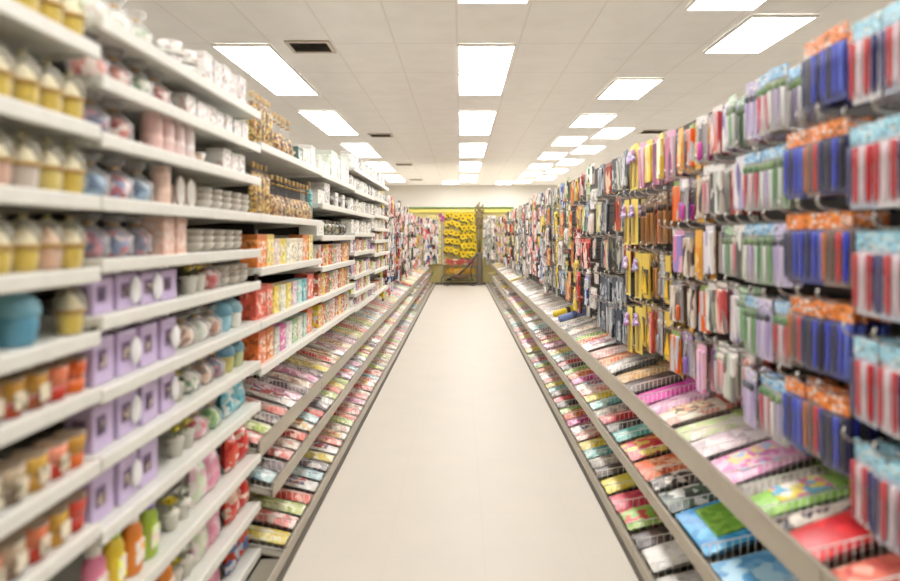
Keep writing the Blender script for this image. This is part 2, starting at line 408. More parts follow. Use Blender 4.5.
def b_bottle(c, kind=0):
    if kind == 0:
        pr = [(.022, 0), (.0235, .004), (.0235, .185), (.014, .20), (.011, .206), (.011, .225)]
        ins = [(.020, .003), (.0215, .006), (.0215, .178), (.012, .194)]
        ck = .225
    else:
        pr = [(.026, 0), (.032, .006), (.034, .045), (.026, .085), (.011, .12), (.009, .19), (.011, .195)]
        ins = [(.024, .003), (.030, .008), (.0315, .045), (.023, .082), (.008, .115)]
        ck = .195
    g = shape(('bt', kind), lambda m: m.lathe(pr, 16)); i = shape(('bti', kind), lambda m: m.lathe(ins, 14))
    k = shape(('btc', kind), lambda m: m.lathe([(.009, ck-.006), (.0105, ck), (.0105, ck+.018), (.008, ck+.022)], 12))
    t = shape(('btt', kind), lambda m: m.lathe([(.0125, ck-.03), (.0145, ck-.026), (.0125, ck-.022)], 12))
    return [P('bottle_glass', g, CLRS), P('filling', i, prt(c, 90)), P('stopper', k, col((205, 170, 110))), P('tie', t, GOLD)], (.056 if kind == 0 else .074), .07
def b_carton(c, cols, w=.085, d=.07, h=.13):
    b = shape(('ct', w, d, h), lambda m: m.rbox(-w/2, w/2, -d/2, d/2, 0, h, .002))
    f = shape(('ctf', w, d, h), lambda m: m.rbox(-w*.40, w*.40, -d/2-.0016, -d/2+.001, h*.12, h*.80, .0007))
    l = shape(('ctl', w, d, h), lambda m: m.rbox(-w/2-.001, w/2+.001, -d/2-.001, d/2+.001, h*.86, h+.003, .002))
    return [P('carton', b, prt([c, c, tuple(min(255, int(x*1.08)) for x in c), cols[1], cols[-1]], 48)), P('front_panel', f, prt(cols, 70)), P('lid', l, col(tuple(int(x*.93) for x in c)))], w+.008, d+.006
def b_boxstack(c, c2, w=.14, h=.06):
    b = shape(('bs', w, h), lambda m: m.rbox(-w/2, w/2, -.06, .06, 0, h, .003))
    l = shape(('bsl', w, h), lambda m: m.rbox(-w/2-.002, w/2+.002, -.062, .062, h-.018, h+.002, .003))
    p = shape(('bsp', w, h), lambda m: m.rbox(-w*.3, w*.3, -.0625, -.059, h*.12, h*.62, .001))
    return [P('box', b, col(c)), P('lid', l, col(c2)), P('label_panel', p, prt([c2, (200, 190, 180), (240, 236, 226)], 60))], w+.014, .13
def b_bag(cols, hc, w=.10, h=.15):
    def pil(m):
        n = 8; vs = []; fs = []
        for s in (-1, 1):
            for j in range(n+1):
                for i in range(n+1):
                    u, v = i/n*2-1, j/n*2-1
                    vs.append((u*w/2, s*.032*(1-u**4)*(1-v**4)+.004*math.sin(7*u+3*v)*s*(1-u*u), (v+1)/2*h*.86))
        o = (n+1)**2
        for j in range(n):
            for i in range(n):
                a = j*(n+1)+i; fs.append((a, a+1, a+n+2, a+n+1)); fs.append((o+a, o+a+n+1, o+a+n+2, o+a+1))
        m.add(vs, fs, True)
    b = shape(('bg', w, h), pil)
    hd = shape(('bgh', w, h), lambda m: m.rbox(-w*.46, w*.46, -.004, .004, h*.82, h, .001))
    return [P('pouch', b, prt(cols, 38, .2)), P('header', hd, col(hc))], w+.012, .075
def b_lotion(c, cap, h=.17, r=.037):
    b = shape(('lo', h, r), lambda m: m.lathe([(r*.92, 0), (r, .006), (r, h*.62), (r*.8, h*.72), (r*.42, h*.78), (r*.42, h*.8)], 16, sy=.7))
    k = shape(('loc', h, r), lambda m: m.lathe([(r*.5, h*.79), (r*.52, h*.8), (r*.48, h*.98), (r*.4, h)], 14))
    l = shape(('lol', h, r), lambda m: m.rbox(-r*.6, r*.6, -r*.74, -r*.6, h*.16, h*.5, .001))
    return [P('bottle', b, col(c)), P('cap', k, col(cap)), P('label', l, prt([(250, 246, 236), tuple(min(255, x+50) for x in c), (240, 220, 200)], 55))], r*2+.014, r*1.6
def b_flowerpot(c, pot=(236, 232, 220)):
    p = shape('fp', lambda m: m.lathe([(.022, 0), (.028, .05), (.030, .052), (.030, .06), (.0005, .06)], 14))
    st = shape('fps', lambda m: m.tube([(0, 0, .06), (.003, 0, .08)], .003))
    def blo(m):
        for lay, (r, nn, tz) in enumerate(((.034, 9, .082), (.022, 7, .089))):
            for i in range(nn):
                a = 2*PI*i/nn+lay*.3
                M = Matrix.Translation((0, 0, tz)) @ Matrix.Rotation(a, 4, 'Z') @ Matrix.Rotation(-.35-lay*.4, 4, 'Y')
                m.add([M @ Vector(q) for q in ((0, 0, 0), (r*.6, -r*.28, .004), (r, 0, .001), (r*.6, r*.28, .004))], [(0, 1, 2, 3)], True)
        m.ball((0, 0, .089), .011, 10, 6)
    bl = shape('fpb', blo)
    return [P('pot', p, col(pot)), P('stem', st, col((90, 140, 70))), P('blossom', bl, col(c))], .078, .075
def b_candlecup(c, c2):
    return b_jarcandle(c, c2, False, .8)

GROUPN = {}
class Shelfer:
    def __init__(s, bay, idx, z):
        s.bay, s.idx, s.z = bay, idx, z; s.n = 0
        s.yb0, s.yb1 = Y0+bay*BAY+.01, Y0+(bay+1)*BAY-.01; s.cur = s.yb0
    def fill(s, ya, yb, name, cat, builds, descs, gap=0.004, nmax=99, jit=.006, front=.925):
        y = max(ya, s.cur); yb = min(yb, s.yb1); k = 0; sh = 0
        if s.bay == 0:      # set against the far end of the nearest bay, in list order
            front = .909; jit = .003; yb = min(yb, s.yb1+.008); n = 0; q = yb; L = len(builds)
            while q-builds[(L-1-n) % L][1] >= y-1e-6: q -= builds[(L-1-n) % L][1]+gap; n += 1
            y = q+gap; sh = (L-n) % L; nmax = n
        while k < nmax:
            bld = builds[(k+sh) % len(builds)]; desc = descs[(k+sh) % len(descs)]
            parts, w, d = bld
            if y+w > yb+1e-4: break
            s.n += 1
            lab = '%s on %s shelf of %s bay, %s from near end' % (desc, nth(s.idx+1), BAYN[s.bay], nth(s.n))
            thing(name, lab, cat, parts, (-(front+d/2+R.random()*jit), y+w/2, s.z+.0125), (0, 0, PI/2+R.uniform(-.05, .05)),
                  '%s shelf of the %s shelving bay' % (nth(s.idx+1), BAYN[s.bay]))
            y += w+gap; k += 1
        s.cur = max(s.cur, y)
def Y(px, X=.955): return F*X/(VX-px)
YEL = (236, 208, 70); PYEL = (240, 222, 130); PINK = (236, 190, 196); TEAL = (86, 150, 176); PEACH = (238, 200, 180)
ds = lambda *a: list(a)
# --- nearest bay: cupcake candles and jar candles
def bay0():
    zs = SHELVES[0]; y1 = 1.53
    S = [Shelfer(0, i, z) for i, z in enumerate(zs)]
    y = 1.08
    S[0].fill(y, y1, 'cupcake_candle', 'candle', [b_cupcake(YEL)], ds('yellow glass cupcake candle'))
    S[1].fill(y, y1, 'cupcake_candle', 'candle', [b_cupcake(YEL)], ds('yellow frosted cupcake candle'))
    S[2].fill(y, y1, 'cupcake_candle', 'candle', [b_cupcake(PINK), b_cupcake((226, 216, 236)), b_cupcake(PYEL), b_cupcake(YEL)], ds('pink glass cupcake candle', 'pale lilac glass cupcake candle', 'cream glass cupcake candle', 'yellow glass cupcake candle'))
    S[3].fill(y, y1, 'cupcake_candle', 'candle', [b_cupcake(YEL), b_cupcake((238, 196, 190), (244, 214, 210)), b_cupcake(YEL)], ds('yellow glass cupcake candle', 'pink glass cupcake candle', 'yellow glass cupcake candle'))
    S[4].fill(y, 1.20, 'cupcake_candle', 'candle', [b_cupcake(YEL)], ds('yellow glass cupcake candle'))
    S[4].fill(1.25, 1.372, 'lidded_jar', 'jar', [b_tubjar(TEAL, (116, 176, 196))], ds('teal blue lidded jar'))
    S[4].fill(1.372, y1+.03, 'cupcake_candle', 'candle', [b_cupcake(YEL)], ds('yellow glass cupcake candle'))
    RED = (186, 50, 34); ORA = (222, 104, 36); BRN = (150, 74, 44); AMB = (196, 142, 50)
    S[5].fill(y, y1+.03, 'jar_candle', 'candle', [b_jarcandle(BRN, AMB), b_jarcandle((116, 70, 50), (170, 120, 60)), b_jarcandle((176, 66, 36), AMB), b_jarcandle(BRN, AMB), b_jarcandle(RED, (238, 130, 90), False), b_jarcandle(ORA, (216, 90, 30), False)],
              ds('brown jar candle with cream label', 'dark brown jar candle', 'rust jar candle with cream label', 'brown jar candle with label', 'red jar candle', 'orange jar candle'), 0)
    S[6].fill(y, y1+.03, 'jar_candle', 'candle', [b_jarcandle((130, 106, 86), (200, 180, 150)), b_jarcandle(BRN, AMB), b_jarcandle((140, 120, 100), (210, 196, 170)), b_jarcandle((120, 100, 80), (190, 170, 140)), b_jarcandle(AMB, (206, 160, 60)), b_jarcandle(RED, (240, 150, 120)), b_jarcandle(ORA, AMB, False)],
              ds('smoky jar candle with label', 'brown jar candle', 'grey brown jar candle', 'smoky jar candle', 'amber jar candle', 'red jar candle with cream label', 'orange jar candle'), 0)
    S[7].fill(y, y1+.03, 'jar_candle', 'candle', [b_jarcandle((140, 120, 100), (210, 196, 170)), b_jarcandle(RED, (240, 150, 120)), b_jarcandle((130, 106, 86), (200, 180, 150)), b_jarcandle(RED, (226, 120, 80)), b_jarcandle(AMB, (206, 160, 60)), b_jarcandle(RED, (206, 60, 40), False)],
              ds('grey brown jar candle', 'red jar candle', 'smoky jar candle', 'red jar candle with cream label', 'amber jar candle', 'dark red jar candle'), 0)
bay0()
def bay1():
    zs = SHELVES[1]; S = [Shelfer(1, i, z) for i, z in enumerate(zs)]
    GRN = [(120, 160, 110), (220, 220, 200), (90, 130, 80), (240, 236, 226)]
    REDW = [(206, 96, 80), (236, 214, 200), (170, 60, 56), (226, 150, 130)]
    BLU = [(80, 130, 170), (130, 170, 200), (60, 100, 140), (190, 210, 220)]
    PUR = [(150, 60, 90), (70, 70, 110), (206, 110, 130), (110, 120, 150)]
    PKB = [(216, 120, 140), (120, 140, 180), (240, 220, 220), (190, 80, 100)]
    WHF = [(248, 246, 240), (250, 248, 242), (240, 226, 220), (206, 196, 190)]
    PALE = [(240, 236, 224), (214, 226, 204), (230, 214, 200), (246, 244, 238)]
    def wr(c): return b_wrapped(c, .89)
    S[0].fill(1.55, 2.0, 'wrapped_potpourri', 'potpourri', [wr(PALE), wr(PALE), wr(GRN), wr([(230, 150, 160), (246, 220, 220), (240, 190, 200)])], ds('pale wrapped potpourri ball', 'cream wrapped potpourri ball', 'green wrapped potpourri ball', 'pink wrapped potpourri ball'))
    S[0].fill(2.0, 2.22, 'teacup', 'cup', [b_cup(WHF, 2)], ds('pair of stacked white floral teacups'))
    S[0].fill(2.2, 2.9, 'white_carton', 'carton', [b_carton((240, 236, 230), [(248, 246, 240), (206, 180, 170), (170, 160, 156), (236, 226, 220), (250, 248, 244)], .075, .07, .12), b_carton((232, 228, 224), [(250, 248, 242), (196, 190, 186), (226, 200, 196), (244, 240, 234)], .075, .07, .11)], ds('white floral carton', 'pale grey floral carton'))
    S[1].fill(1.55, 2.04, 'wrapped_potpourri', 'potpourri', [wr(REDW), wr(REDW), wr(GRN)], ds('red and white wrapped potpourri', 'coral wrapped potpourri', 'green and white wrapped potpourri'))
    S[1].fill(2.08, 2.9, 'white_carton', 'carton', [b_carton((240, 236, 230), [(248, 246, 240), (206, 180, 170), (170, 160, 156), (236, 226, 220), (250, 248, 244)], .075, .07, .08), b_carton((232, 228, 224), [(250, 248, 242), (196, 190, 186), (226, 200, 196), (244, 240, 234)], .075, .07, .075)], ds('small white floral carton', 'small pale grey carton'))
    S[2].fill(1.55, 1.86, 'wrapped_potpourri', 'potpourri', [wr(PUR), wr(REDW), wr(GRN)], ds('dark red wrapped potpourri', 'coral wrapped potpourri', 'green wrapped potpourri'))
    S[2].fill(1.86, 2.2, 'pillar_candle', 'candle', [b_pillar((236, 192, 184)), b_pillar((240, 204, 196)), b_pillar((242, 214, 208)), b_pillar((244, 226, 222))], ds('rose pillar candle', 'pale rose pillar candle', 'blush pillar candle', 'near-white pillar candle'))
    S[2].fill(2.2, 2.4, 'teacup', 'cup', [b_cup([(248, 244, 238), (232, 200, 170), (244, 238, 230), (214, 190, 190)], 1)], ds('white teacup with peach flowers'))
    S[2].fill(2.4, 2.9, 'white_carton', 'carton', [b_carton((240, 236, 230), [(248, 246, 240), (206, 180, 170), (170, 160, 156), (236, 226, 220), (250, 248, 244)], .075, .07, .085), b_carton((232, 228, 224), [(250, 248, 242), (196, 190, 186), (226, 200, 196), (244, 240, 234)], .075, .07, .08)], ds('small white floral carton', 'small pale grey carton'))
    S[3].fill(1.55, 1.92, 'wrapped_potpourri', 'potpourri', [wr(BLU), wr(PKB), wr(BLU)], ds('blue wrapped potpourri', 'pink and blue wrapped potpourri', 'grey blue wrapped potpourri'))
    S[3].fill(1.92, 2.04, 'pillar_candle', 'candle', [b_pillar(PEACH)], ds('peach pillar candle'))
    S[3].fill(2.04, 2.24, 'oval_frame', 'photo frame', [b_ovalframe()], ds('white oval frame on stand'))
    S[3].fill(2.24, 2.9, 'glass_dish', 'dish', [b_dish()], ds('stack of clear glass dishes'))
    S[4].fill(1.55, 1.92, 'wrapped_potpourri', 'potpourri', [wr(PUR), wr(PKB), wr(PUR)], ds('crimson and navy wrapped potpourri', 'pink and blue wrapped potpourri', 'dark crimson wrapped potpourri'))
    S[4].fill(1.92, 2.16, 'gift_carton', 'carton', [b_carton(PEACH, [(240, 210, 196), (226, 180, 160), (246, 226, 214)], .075, .07, .118)], ds('peach gift carton'))
    S[4].fill(2.16, 2.9, 'glass_dish', 'dish', [b_dish()], ds('stack of clear glass dishes'))
    for i in (5, 6, 7, 8):
        e = (2.12, 2.08, 2.02, 2.0)[i-5]
        S[i].fill(1.55, e, 'lavender_gift_box', 'gift box', [b_lavbox(k % 3 != 0 if i == 5 else k % 2, h=.098 if i == 5 else .122) for k in range(4)],
                  [('lavender box with ' + ('window and oval' if (k % 3 != 0 if i == 5 else k % 2) else 'plain window')) for k in range(4)], .006)
    S[5].fill(2.13, 2.3, 'flower_candle', 'candle', [b_flowerpot((214, 190, 90)), b_flowerpot((226, 196, 80))], ds('yellow flower candle in white pot'))
    S[5].fill(2.3, 2.44, 'wrapped_potpourri', 'potpourri', [wr([(206, 50, 56), (226, 90, 90), (246, 230, 226)])], ds('bright red wrapped potpourri'))
    S[5].fill(2.42, 2.9, 'glass_dish', 'dish', [b_dish(), b_dish((246, 240, 232))], ds('stack of clear glass dishes'))
    BR = [(176, 120, 90), (226, 190, 160), (130, 90, 70), (240, 220, 200)]
    S[6].fill(2.09, 2.46, 'wrapped_potpourri', 'potpourri', [wr(BR), wr(PALE), wr(BR)], ds('brown wrapped potpourri', 'cream wrapped potpourri', 'tan wrapped potpourri'))
    S[6].fill(2.44, 2.9, 'lidded_jar', 'jar', [b_tubjar((150, 200, 214), (110, 170, 196)), b_tubjar((226, 226, 214), (150, 196, 210))], ds('pale blue lidded jar', 'white lidded jar with blue lid'))
    S[7].fill(2.03, 2.12, 'flower_candle', 'candle', [b_flowerpot((206, 200, 90))], ds('green-yellow flower candle in pot'))
    S[7].fill(2.12, 2.5, 'wrapped_potpourri', 'potpourri', [wr(GRN), wr(BR), wr(PUR)], ds('green wrapped potpourri', 'brown wrapped potpourri', 'dark red wrapped potpourri'))
    S[7].fill(2.45, 2.9, 'lidded_jar', 'jar', [b_tubjar((210, 200, 120), (110, 160, 190)), b_tubjar((190, 200, 150), (120, 170, 190))], ds('yellow lidded jar with blue lid', 'sage lidded jar with blue lid'))
    S[8].fill(2.03, 2.2, 'flower_candle', 'candle', [b_flowerpot((220, 206, 70)), b_flowerpot((230, 216, 90))], ds('yellow flower candle in white pot'))
    S[8].fill(2.18, 2.46, 'wrapped_potpourri', 'potpourri', [wr([(216, 70, 80), (240, 170, 180), (246, 226, 226)]), wr([(80, 150, 60), (120, 180, 90), (190, 220, 150)])], ds('red and pink wrapped potpourri', 'bright green wrapped potpourri'))
    S[8].fill(2.46, 2.9, 'gift_bag', 'bag', [b_bag([(90, 180, 200), (150, 210, 220), (230, 240, 236)], (60, 150, 180), .1, .14)], ds('turquoise pouch with printed header'))
    # the lower shelves: bottles and pouches
    CO = [((232, 130, 160), 'pink'), ((240, 208, 50), 'yellow'), ((236, 134, 40), 'orange'), ((164, 196, 60), 'lime'), ((60, 70, 110), 'navy'), ((126, 90, 186), 'purple')]
    for i, sh, h in ((9, 0, .185), (10, 2, .165), (11, 4, .165)):
        bs = [b_lotion(CO[(k+sh) % 6][0], CO[(k+sh+2) % 6][0] if k % 2 else (246, 240, 230), h) for k in range(6)]
        S[i].fill(1.55 if i == 9 else 1.93, 2.0 if i == 9 else 2.1, 'lotion_bottle', 'bottle', bs, ['%s lotion bottle with front label' % CO[(k+sh) % 6][1] for k in range(6)])
        S[i].fill(2.0, 2.2, 'flower_candle', 'candle', [b_flowerpot((234, 214, 60)), b_flowerpot((240, 240, 226))], ds('yellow flower candle in pot', 'white flower candle in pot'))
        S[i].fill(2.18, 2.5, 'gift_bag', 'bag', [b_bag([(240, 200, 210), (220, 232, 200), (250, 240, 236)], (240, 226, 220), .1, .17), b_bag([(236, 150, 180), (246, 200, 214), (240, 170, 190)], (236, 150, 180), .1, .17)], ds('pale pink and green pouch', 'pink pouch with header'))
        RC = [(206, 50, 50), (226, 80, 60), (240, 200, 180)] if i < 11 else [(206, 70, 50), (80, 120, 180), (220, 220, 230)]
        S[i].fill(2.5, 2.9, 'gift_bag', 'bag', [b_bag(RC, (180, 40, 44), .1, .16)], ds('red pouch with dark red header' if i < 11 else 'red and blue pouch'))
bay1()
def bays_far():
    GOLDC = [(176, 120, 30), (216, 166, 60), (110, 70, 24), (232, 206, 120), (120, 100, 40)]
    POT = [(160, 100, 40), (206, 150, 70), (96, 60, 30), (220, 186, 110), (90, 80, 40)]
    z = SHELVES[2]; S = [Shelfer(2, i, q) for i, q in enumerate(z)]
    S[0].fill(2.8, 3.13, 'slim_bottle', 'bottle', [b_bottle(GOLDC, 0)], ds('slim corked bottle of gold potpourri'))
    S[0].fill(3.13, 3.5, 'round_bottle', 'bottle', [b_bottle(POT, 1)], ds('long-necked bottle of brown potpourri'))
    S[0].fill(3.5, 4.1, 'gift_carton', 'carton', [b_carton((70, 100, 90), [(60, 90, 84), (220, 230, 226), (90, 120, 110)], .11, .1, .09), b_boxstack((242, 240, 232), (236, 232, 224), .15, .10), b_carton((236, 236, 226), [(220, 224, 210), (240, 240, 232)], .12, .1, .14)], ds('dark green striped carton', 'white lidded box', 'white carton'))
    S[1].fill(2.8, 3.08, 'slim_bottle', 'bottle', [b_bottle(GOLDC, 0)], ds('slim corked bottle of gold potpourri'))
    S[1].fill(3.08, 3.88, 'round_bottle', 'bottle', [b_bottle(POT, 1)], ds('long-necked bottle of brown potpourri'))
    S[1].fill(3.86, 4.1, 'slim_bottle', 'bottle', [b_bottle([(60, 150, 150), (100, 190, 180), (40, 110, 120)], 0)], ds('slim teal bottle'))
    C2 = [((232, 130, 60), 'orange'), ((240, 210, 120), 'pale yellow'), ((228, 200, 190), 'blush'), ((242, 214, 80), 'yellow'), ((236, 228, 200), 'cream'), ((238, 226, 190), 'ivory'), ((226, 214, 196), 'beige')]
    C3 = [((222, 90, 70), 'red'), ((226, 110, 80), 'coral'), ((240, 206, 70), 'yellow'), ((226, 226, 200), 'cream'), ((240, 214, 80), 'bright yellow'), ((220, 190, 200), 'mauve'), ((160, 210, 206), 'aqua'), ((90, 176, 186), 'teal')]
    C4 = [((232, 110, 50), 'orange'), ((226, 130, 60), 'amber'), ((196, 200, 190), 'grey'), ((214, 80, 160), 'magenta'), ((232, 226, 226), 'white'), ((150, 190, 140), 'green'), ((226, 220, 200), 'cream'), ((160, 200, 190), 'sea green')]
    for i, C in ((2, C2), (3, C3), (4, C4)):
        bs = [b_carton(c, [c, tuple(min(255, x+40) for x in c), (246, 240, 226), tuple(int(x*.8) for x in c)], .125 if k == 0 else .1, .08, .15 if k < 2 else .13) for k, (c, n) in enumerate(C)]
        S[i].fill(2.8, 4.1, 'soap_carton', 'carton', bs, [n + ' patterned soap carton' for c, n in C])
    z = SHELVES[3]; S = [Shelfer(3, i, q) for i, q in enumerate(z)]
    WB = lambda: b_boxstack((240, 238, 230), (232, 228, 220), .17, .09)
    TB = b_carton((214, 222, 206), [(226, 230, 216), (200, 210, 190), (240, 240, 230)], .2, .12, .2)
    DK = b_bag([(70, 66, 62), (160, 150, 140), (40, 38, 40)], (90, 84, 80), .13, .1)
    PA = [(226, 222, 214), (190, 186, 180), (150, 140, 140), (240, 236, 230)]
    S[0].fill(4.0, 4.4, 'lidded_box', 'box', [WB()], ds('white lidded box'))
    S[0].fill(4.4, 5.3, 'gift_carton', 'carton', [TB, b_carton((224, 226, 214), PA, .12, .1, .17)], ds('pale green tall carton', 'white tall carton'))
    S[1].fill(4.0, 4.4, 'lidded_box', 'box', [WB(), b_carton((238, 236, 230), PA, .14, .1, .15)], ds('white lidded box', 'white carton'))
    S[1].fill(4.4, 5.3, 'craft_pouch', 'pouch', [DK, b_carton((220, 216, 208), PA, .12, .08, .11)], ds('dark beaded pouch', 'grey white carton'))
    S[2].fill(4.0, 4.2, 'lidded_box', 'box', [WB()], ds('white lidded box'))
    S[2].fill(4.2, 5.3, 'craft_pouch', 'pouch', [b_bag([(60, 70, 50), (110, 110, 90), (40, 44, 36)], (80, 80, 70), .13, .11), b_bag([(90, 80, 70), (150, 140, 110), (50, 44, 40)], (120, 110, 100), .12, .11)], ds('dark green pouch', 'brown pouch'))
    for i in (3, 4, 5):
        C = [((226, 224, 216), 'white'), ((190, 90, 60), 'rust'), ((236, 206, 60), 'yellow'), ((206, 64, 50), 'red'), ((120, 170, 110), 'green'), ((220, 190, 200), 'pale pink')]
        bs = [b_carton(c, [c, (246, 240, 226), tuple(int(x*.75) for x in c), (220, 120, 60)], .1, .08, .14) for c, n in C[i-3:]+C[:i-3]]
        S[i].fill(4.0, 5.3, 'soap_carton', 'carton', bs, [n + ' patterned soap carton' for c, n in C[i-3:]+C[:i-3]])
    GRY = [((222, 220, 212), 'pale grey'), ((196, 192, 186), 'grey'), ((236, 232, 226), 'white'), ((150, 144, 144), 'dark grey'), ((210, 206, 190), 'stone')]
    MIX = [((190, 200, 90), 'lime'), ((224, 220, 210), 'white'), ((150, 110, 160), 'purple'), ((214, 150, 120), 'salmon'), ((236, 226, 200), 'cream'), ((180, 90, 80), 'brick')]
    for b in (4, 5):
        for i, q in enumerate(SHELVES[b]):
            s = Shelfer(b, i, q); C = GRY if i < 4 else MIX
            hh = (.11 if b == 4 else .10) if i else .13
            up = SHELVES[b][i-1]-q-.05 if i else .2
            hh = min(hh, up)
            bs = [b_carton(c, [c, tuple(min(255, x+26) for x in c), tuple(int(x*.6) for x in c), (240, 236, 226)], .14 if (k+i) % 2 else .11, .09, hh-.015*(k % 2)) for k, (c, n) in enumerate(C[i % 3:]+C[:i % 3])]
            s.fill(0, 99, 'craft_carton', 'carton', bs, [n + ' craft carton' for c, n in C[i % 3:]+C[:i % 3]], .006)
bays_far()

# ------------------------------------------------------------------ tray goods (flat packs lying in the wire compartments)
def b_flat(cols, hc, w=.125, L=.30, t=.022, far=False, pic=None):
    def pil(m):
        n = 5; vs = []; fs = []
        for s in (-1, 1):
            for j in range(n+1):
                for i in range(n+1):
                    u, v = i/n*2-1, j/n*2-1
                    vs.append((v*L/2, u*w/2, s*t/2*(1-.7*u**4)*(1-.7*v**4)))
        o = (n+1)**2
        for j in range(n):
            for i in range(n):
                a = j*(n+1)+i; fs.append((a, a+n+1, a+n+2, a+1)); fs.append((o+a, o+a+1, o+a+n+2, o+a+n+1))
        m.add(vs, fs, True)
    b = shape(('fl', w, L, t), pil)
    ps = [P('pouch', b, prt(cols, 26, .3))]
    if not far:
        h = shape(('flh', w, L, t), lambda m: m.rbox(L*.36, L*.5, -w*.49, w*.49, t*.05, t*.42, .001))
        ps.append(P('header', h, col(hc)))
        if pic:
            q = shape(('flp', w, L, t), lambda m: m.rbox(-L*.3, L*.2, -w*.33, w*.33, t*.42, t*.52, .0008))
            ps.append(P('picture_panel', q, prt(pic, 40)))
    return ps
def lay(side, tier, y, parts, label, name='flat_pack', cat='pack', f=.5, lift=0.0, tilt=0.0, yaw=0.0, t=.022, grp=None):
    (xa, za), (xb, zb) = tray_pts((L_TIERS if side < 0 else R_TIERS)[tier])
    lift += abs(math.sin(tilt))*.18
    if f is None: f = (.022+parts[0][1].vertices[-1].co.x*1.0)/(xb-xa)
    x = xa+(xb-xa)*f; z = za+(zb-za)*f
    sl = math.atan2(zb-za, xb-xa)
    r = (0, -(sl+tilt), (0 if side > 0 else PI)+yaw)
    thing(name, label, cat, parts, (side*x, y, z+t/2+.003+lift), r, grp)
def tray_side(side, tier, ys, pal, tname, sname):
    """ys: list of (y, width, far)"""
    for i, (y, w, far) in enumerate(ys):
        cols, hc, nm, pic = pal[(i*3+tier*4+R.randrange(3)) % len(pal)]
        add_div(side, tier, y-w/2)
        nst = 1 if far else R.choice((1, 2, 2, 3))
        lab = '%s in %s %s tray, %s from the near end' % (nm, sname, tname, nth(i+1))
        tt = .02+.01*nst
        lay(side, tier, y, b_flat(cols, hc, round(w-.03, 3), R.choice((.31, .34, .37)), tt, far, pic), lab, f=None,
            tilt=R.uniform(.0, .08), yaw=0, t=tt, grp='flat packs in the %s %s tray' % (sname, tname))
A = lambda *c: [x for x in c]
PAL_L = [
    (A((238, 216, 110), (246, 236, 190), (226, 196, 70)), (240, 226, 140), 'yellow clear-bag pack', None),
    (A((232, 150, 140), (246, 220, 210), (214, 110, 100)), (238, 190, 180), 'salmon pink pack', None),
    (A((240, 236, 228), (226, 220, 210), (250, 248, 242)), (244, 240, 230), 'white card pack', A((200, 90, 90), (240, 230, 220), (120, 120, 140))),
    (A((226, 200, 180), (240, 226, 210), (200, 150, 130)), (230, 210, 190), 'beige card pack', None),
    (A((170, 200, 200), (220, 232, 230), (130, 170, 180)), (180, 210, 214), 'pale blue pack', None),
    (A((206, 214, 130), (236, 240, 190), (170, 190, 90)), (214, 220, 150), 'pale green pack', None),
    (A((226, 170, 190), (246, 220, 228), (206, 130, 160)), (240, 200, 212), 'rose pink pack', None),
    (A((206, 70, 60), (236, 180, 160), (226, 110, 90)), (214, 90, 80), 'red pack', None),
    (A((150, 130, 130), (206, 196, 190), (110, 96, 100)), (180, 170, 166), 'grey brown pack', None),
    (A((238, 226, 200), (250, 244, 230), (226, 190, 120)), (246, 238, 214), 'cream pack', A((226, 160, 60), (246, 236, 200), (190, 110, 80))),
]
PAL_R = [
    (A((226, 110, 50), (240, 160, 90), (206, 80, 40)), (236, 140, 70), 'orange pack', A((240, 170, 90), (220, 90, 40), (250, 220, 170))),
    (A((206, 60, 60), (236, 130, 120), (180, 40, 50)), (226, 100, 90), 'red pack', None),
    (A((236, 210, 60), (246, 230, 130), (220, 180, 40)), (240, 220, 90), 'yellow pack', None),
    (A((214, 80, 150), (236, 150, 190), (190, 50, 120)), (226, 110, 170), 'magenta pack', None),
    (A((70, 60, 56), (120, 106, 96), (50, 44, 44)), (100, 90, 80), 'dark brown pack', None),
    (A((110, 180, 170), (190, 220, 210), (80, 150, 150)), (140, 200, 190), 'teal pack', None),
    (A((240, 236, 226), (220, 212, 200), (250, 246, 240)), (236, 230, 220), 'white pack', A((200, 80, 80), (240, 230, 220), (110, 130, 160))),
    (A((150, 190, 80), (200, 220, 130), (110, 150, 60)), (170, 200, 100), 'green pack', None),
    (A((170, 160, 146), (206, 196, 180), (140, 130, 120)), (190, 180, 166), 'grey card pack', None),
    (A((236, 170, 160), (246, 214, 204), (226, 130, 120)), (240, 190, 180), 'salmon pack', None),
]
def wrange(y0, y1, w, far): return [(y0+w/2+i*w, w, far) for i in range(int((y1-y0)/w+1e-6))]
LEND, REND = 18.55, 18.55
TN = ['top', 'middle', 'bottom']
for tier in range(3):
    ys = wrange(2.80, 7.6, .145, False) + wrange(7.65, 11.5, .22, True)
    tray_side(-1, tier, ys, PAL_L, TN[tier], 'left-hand')
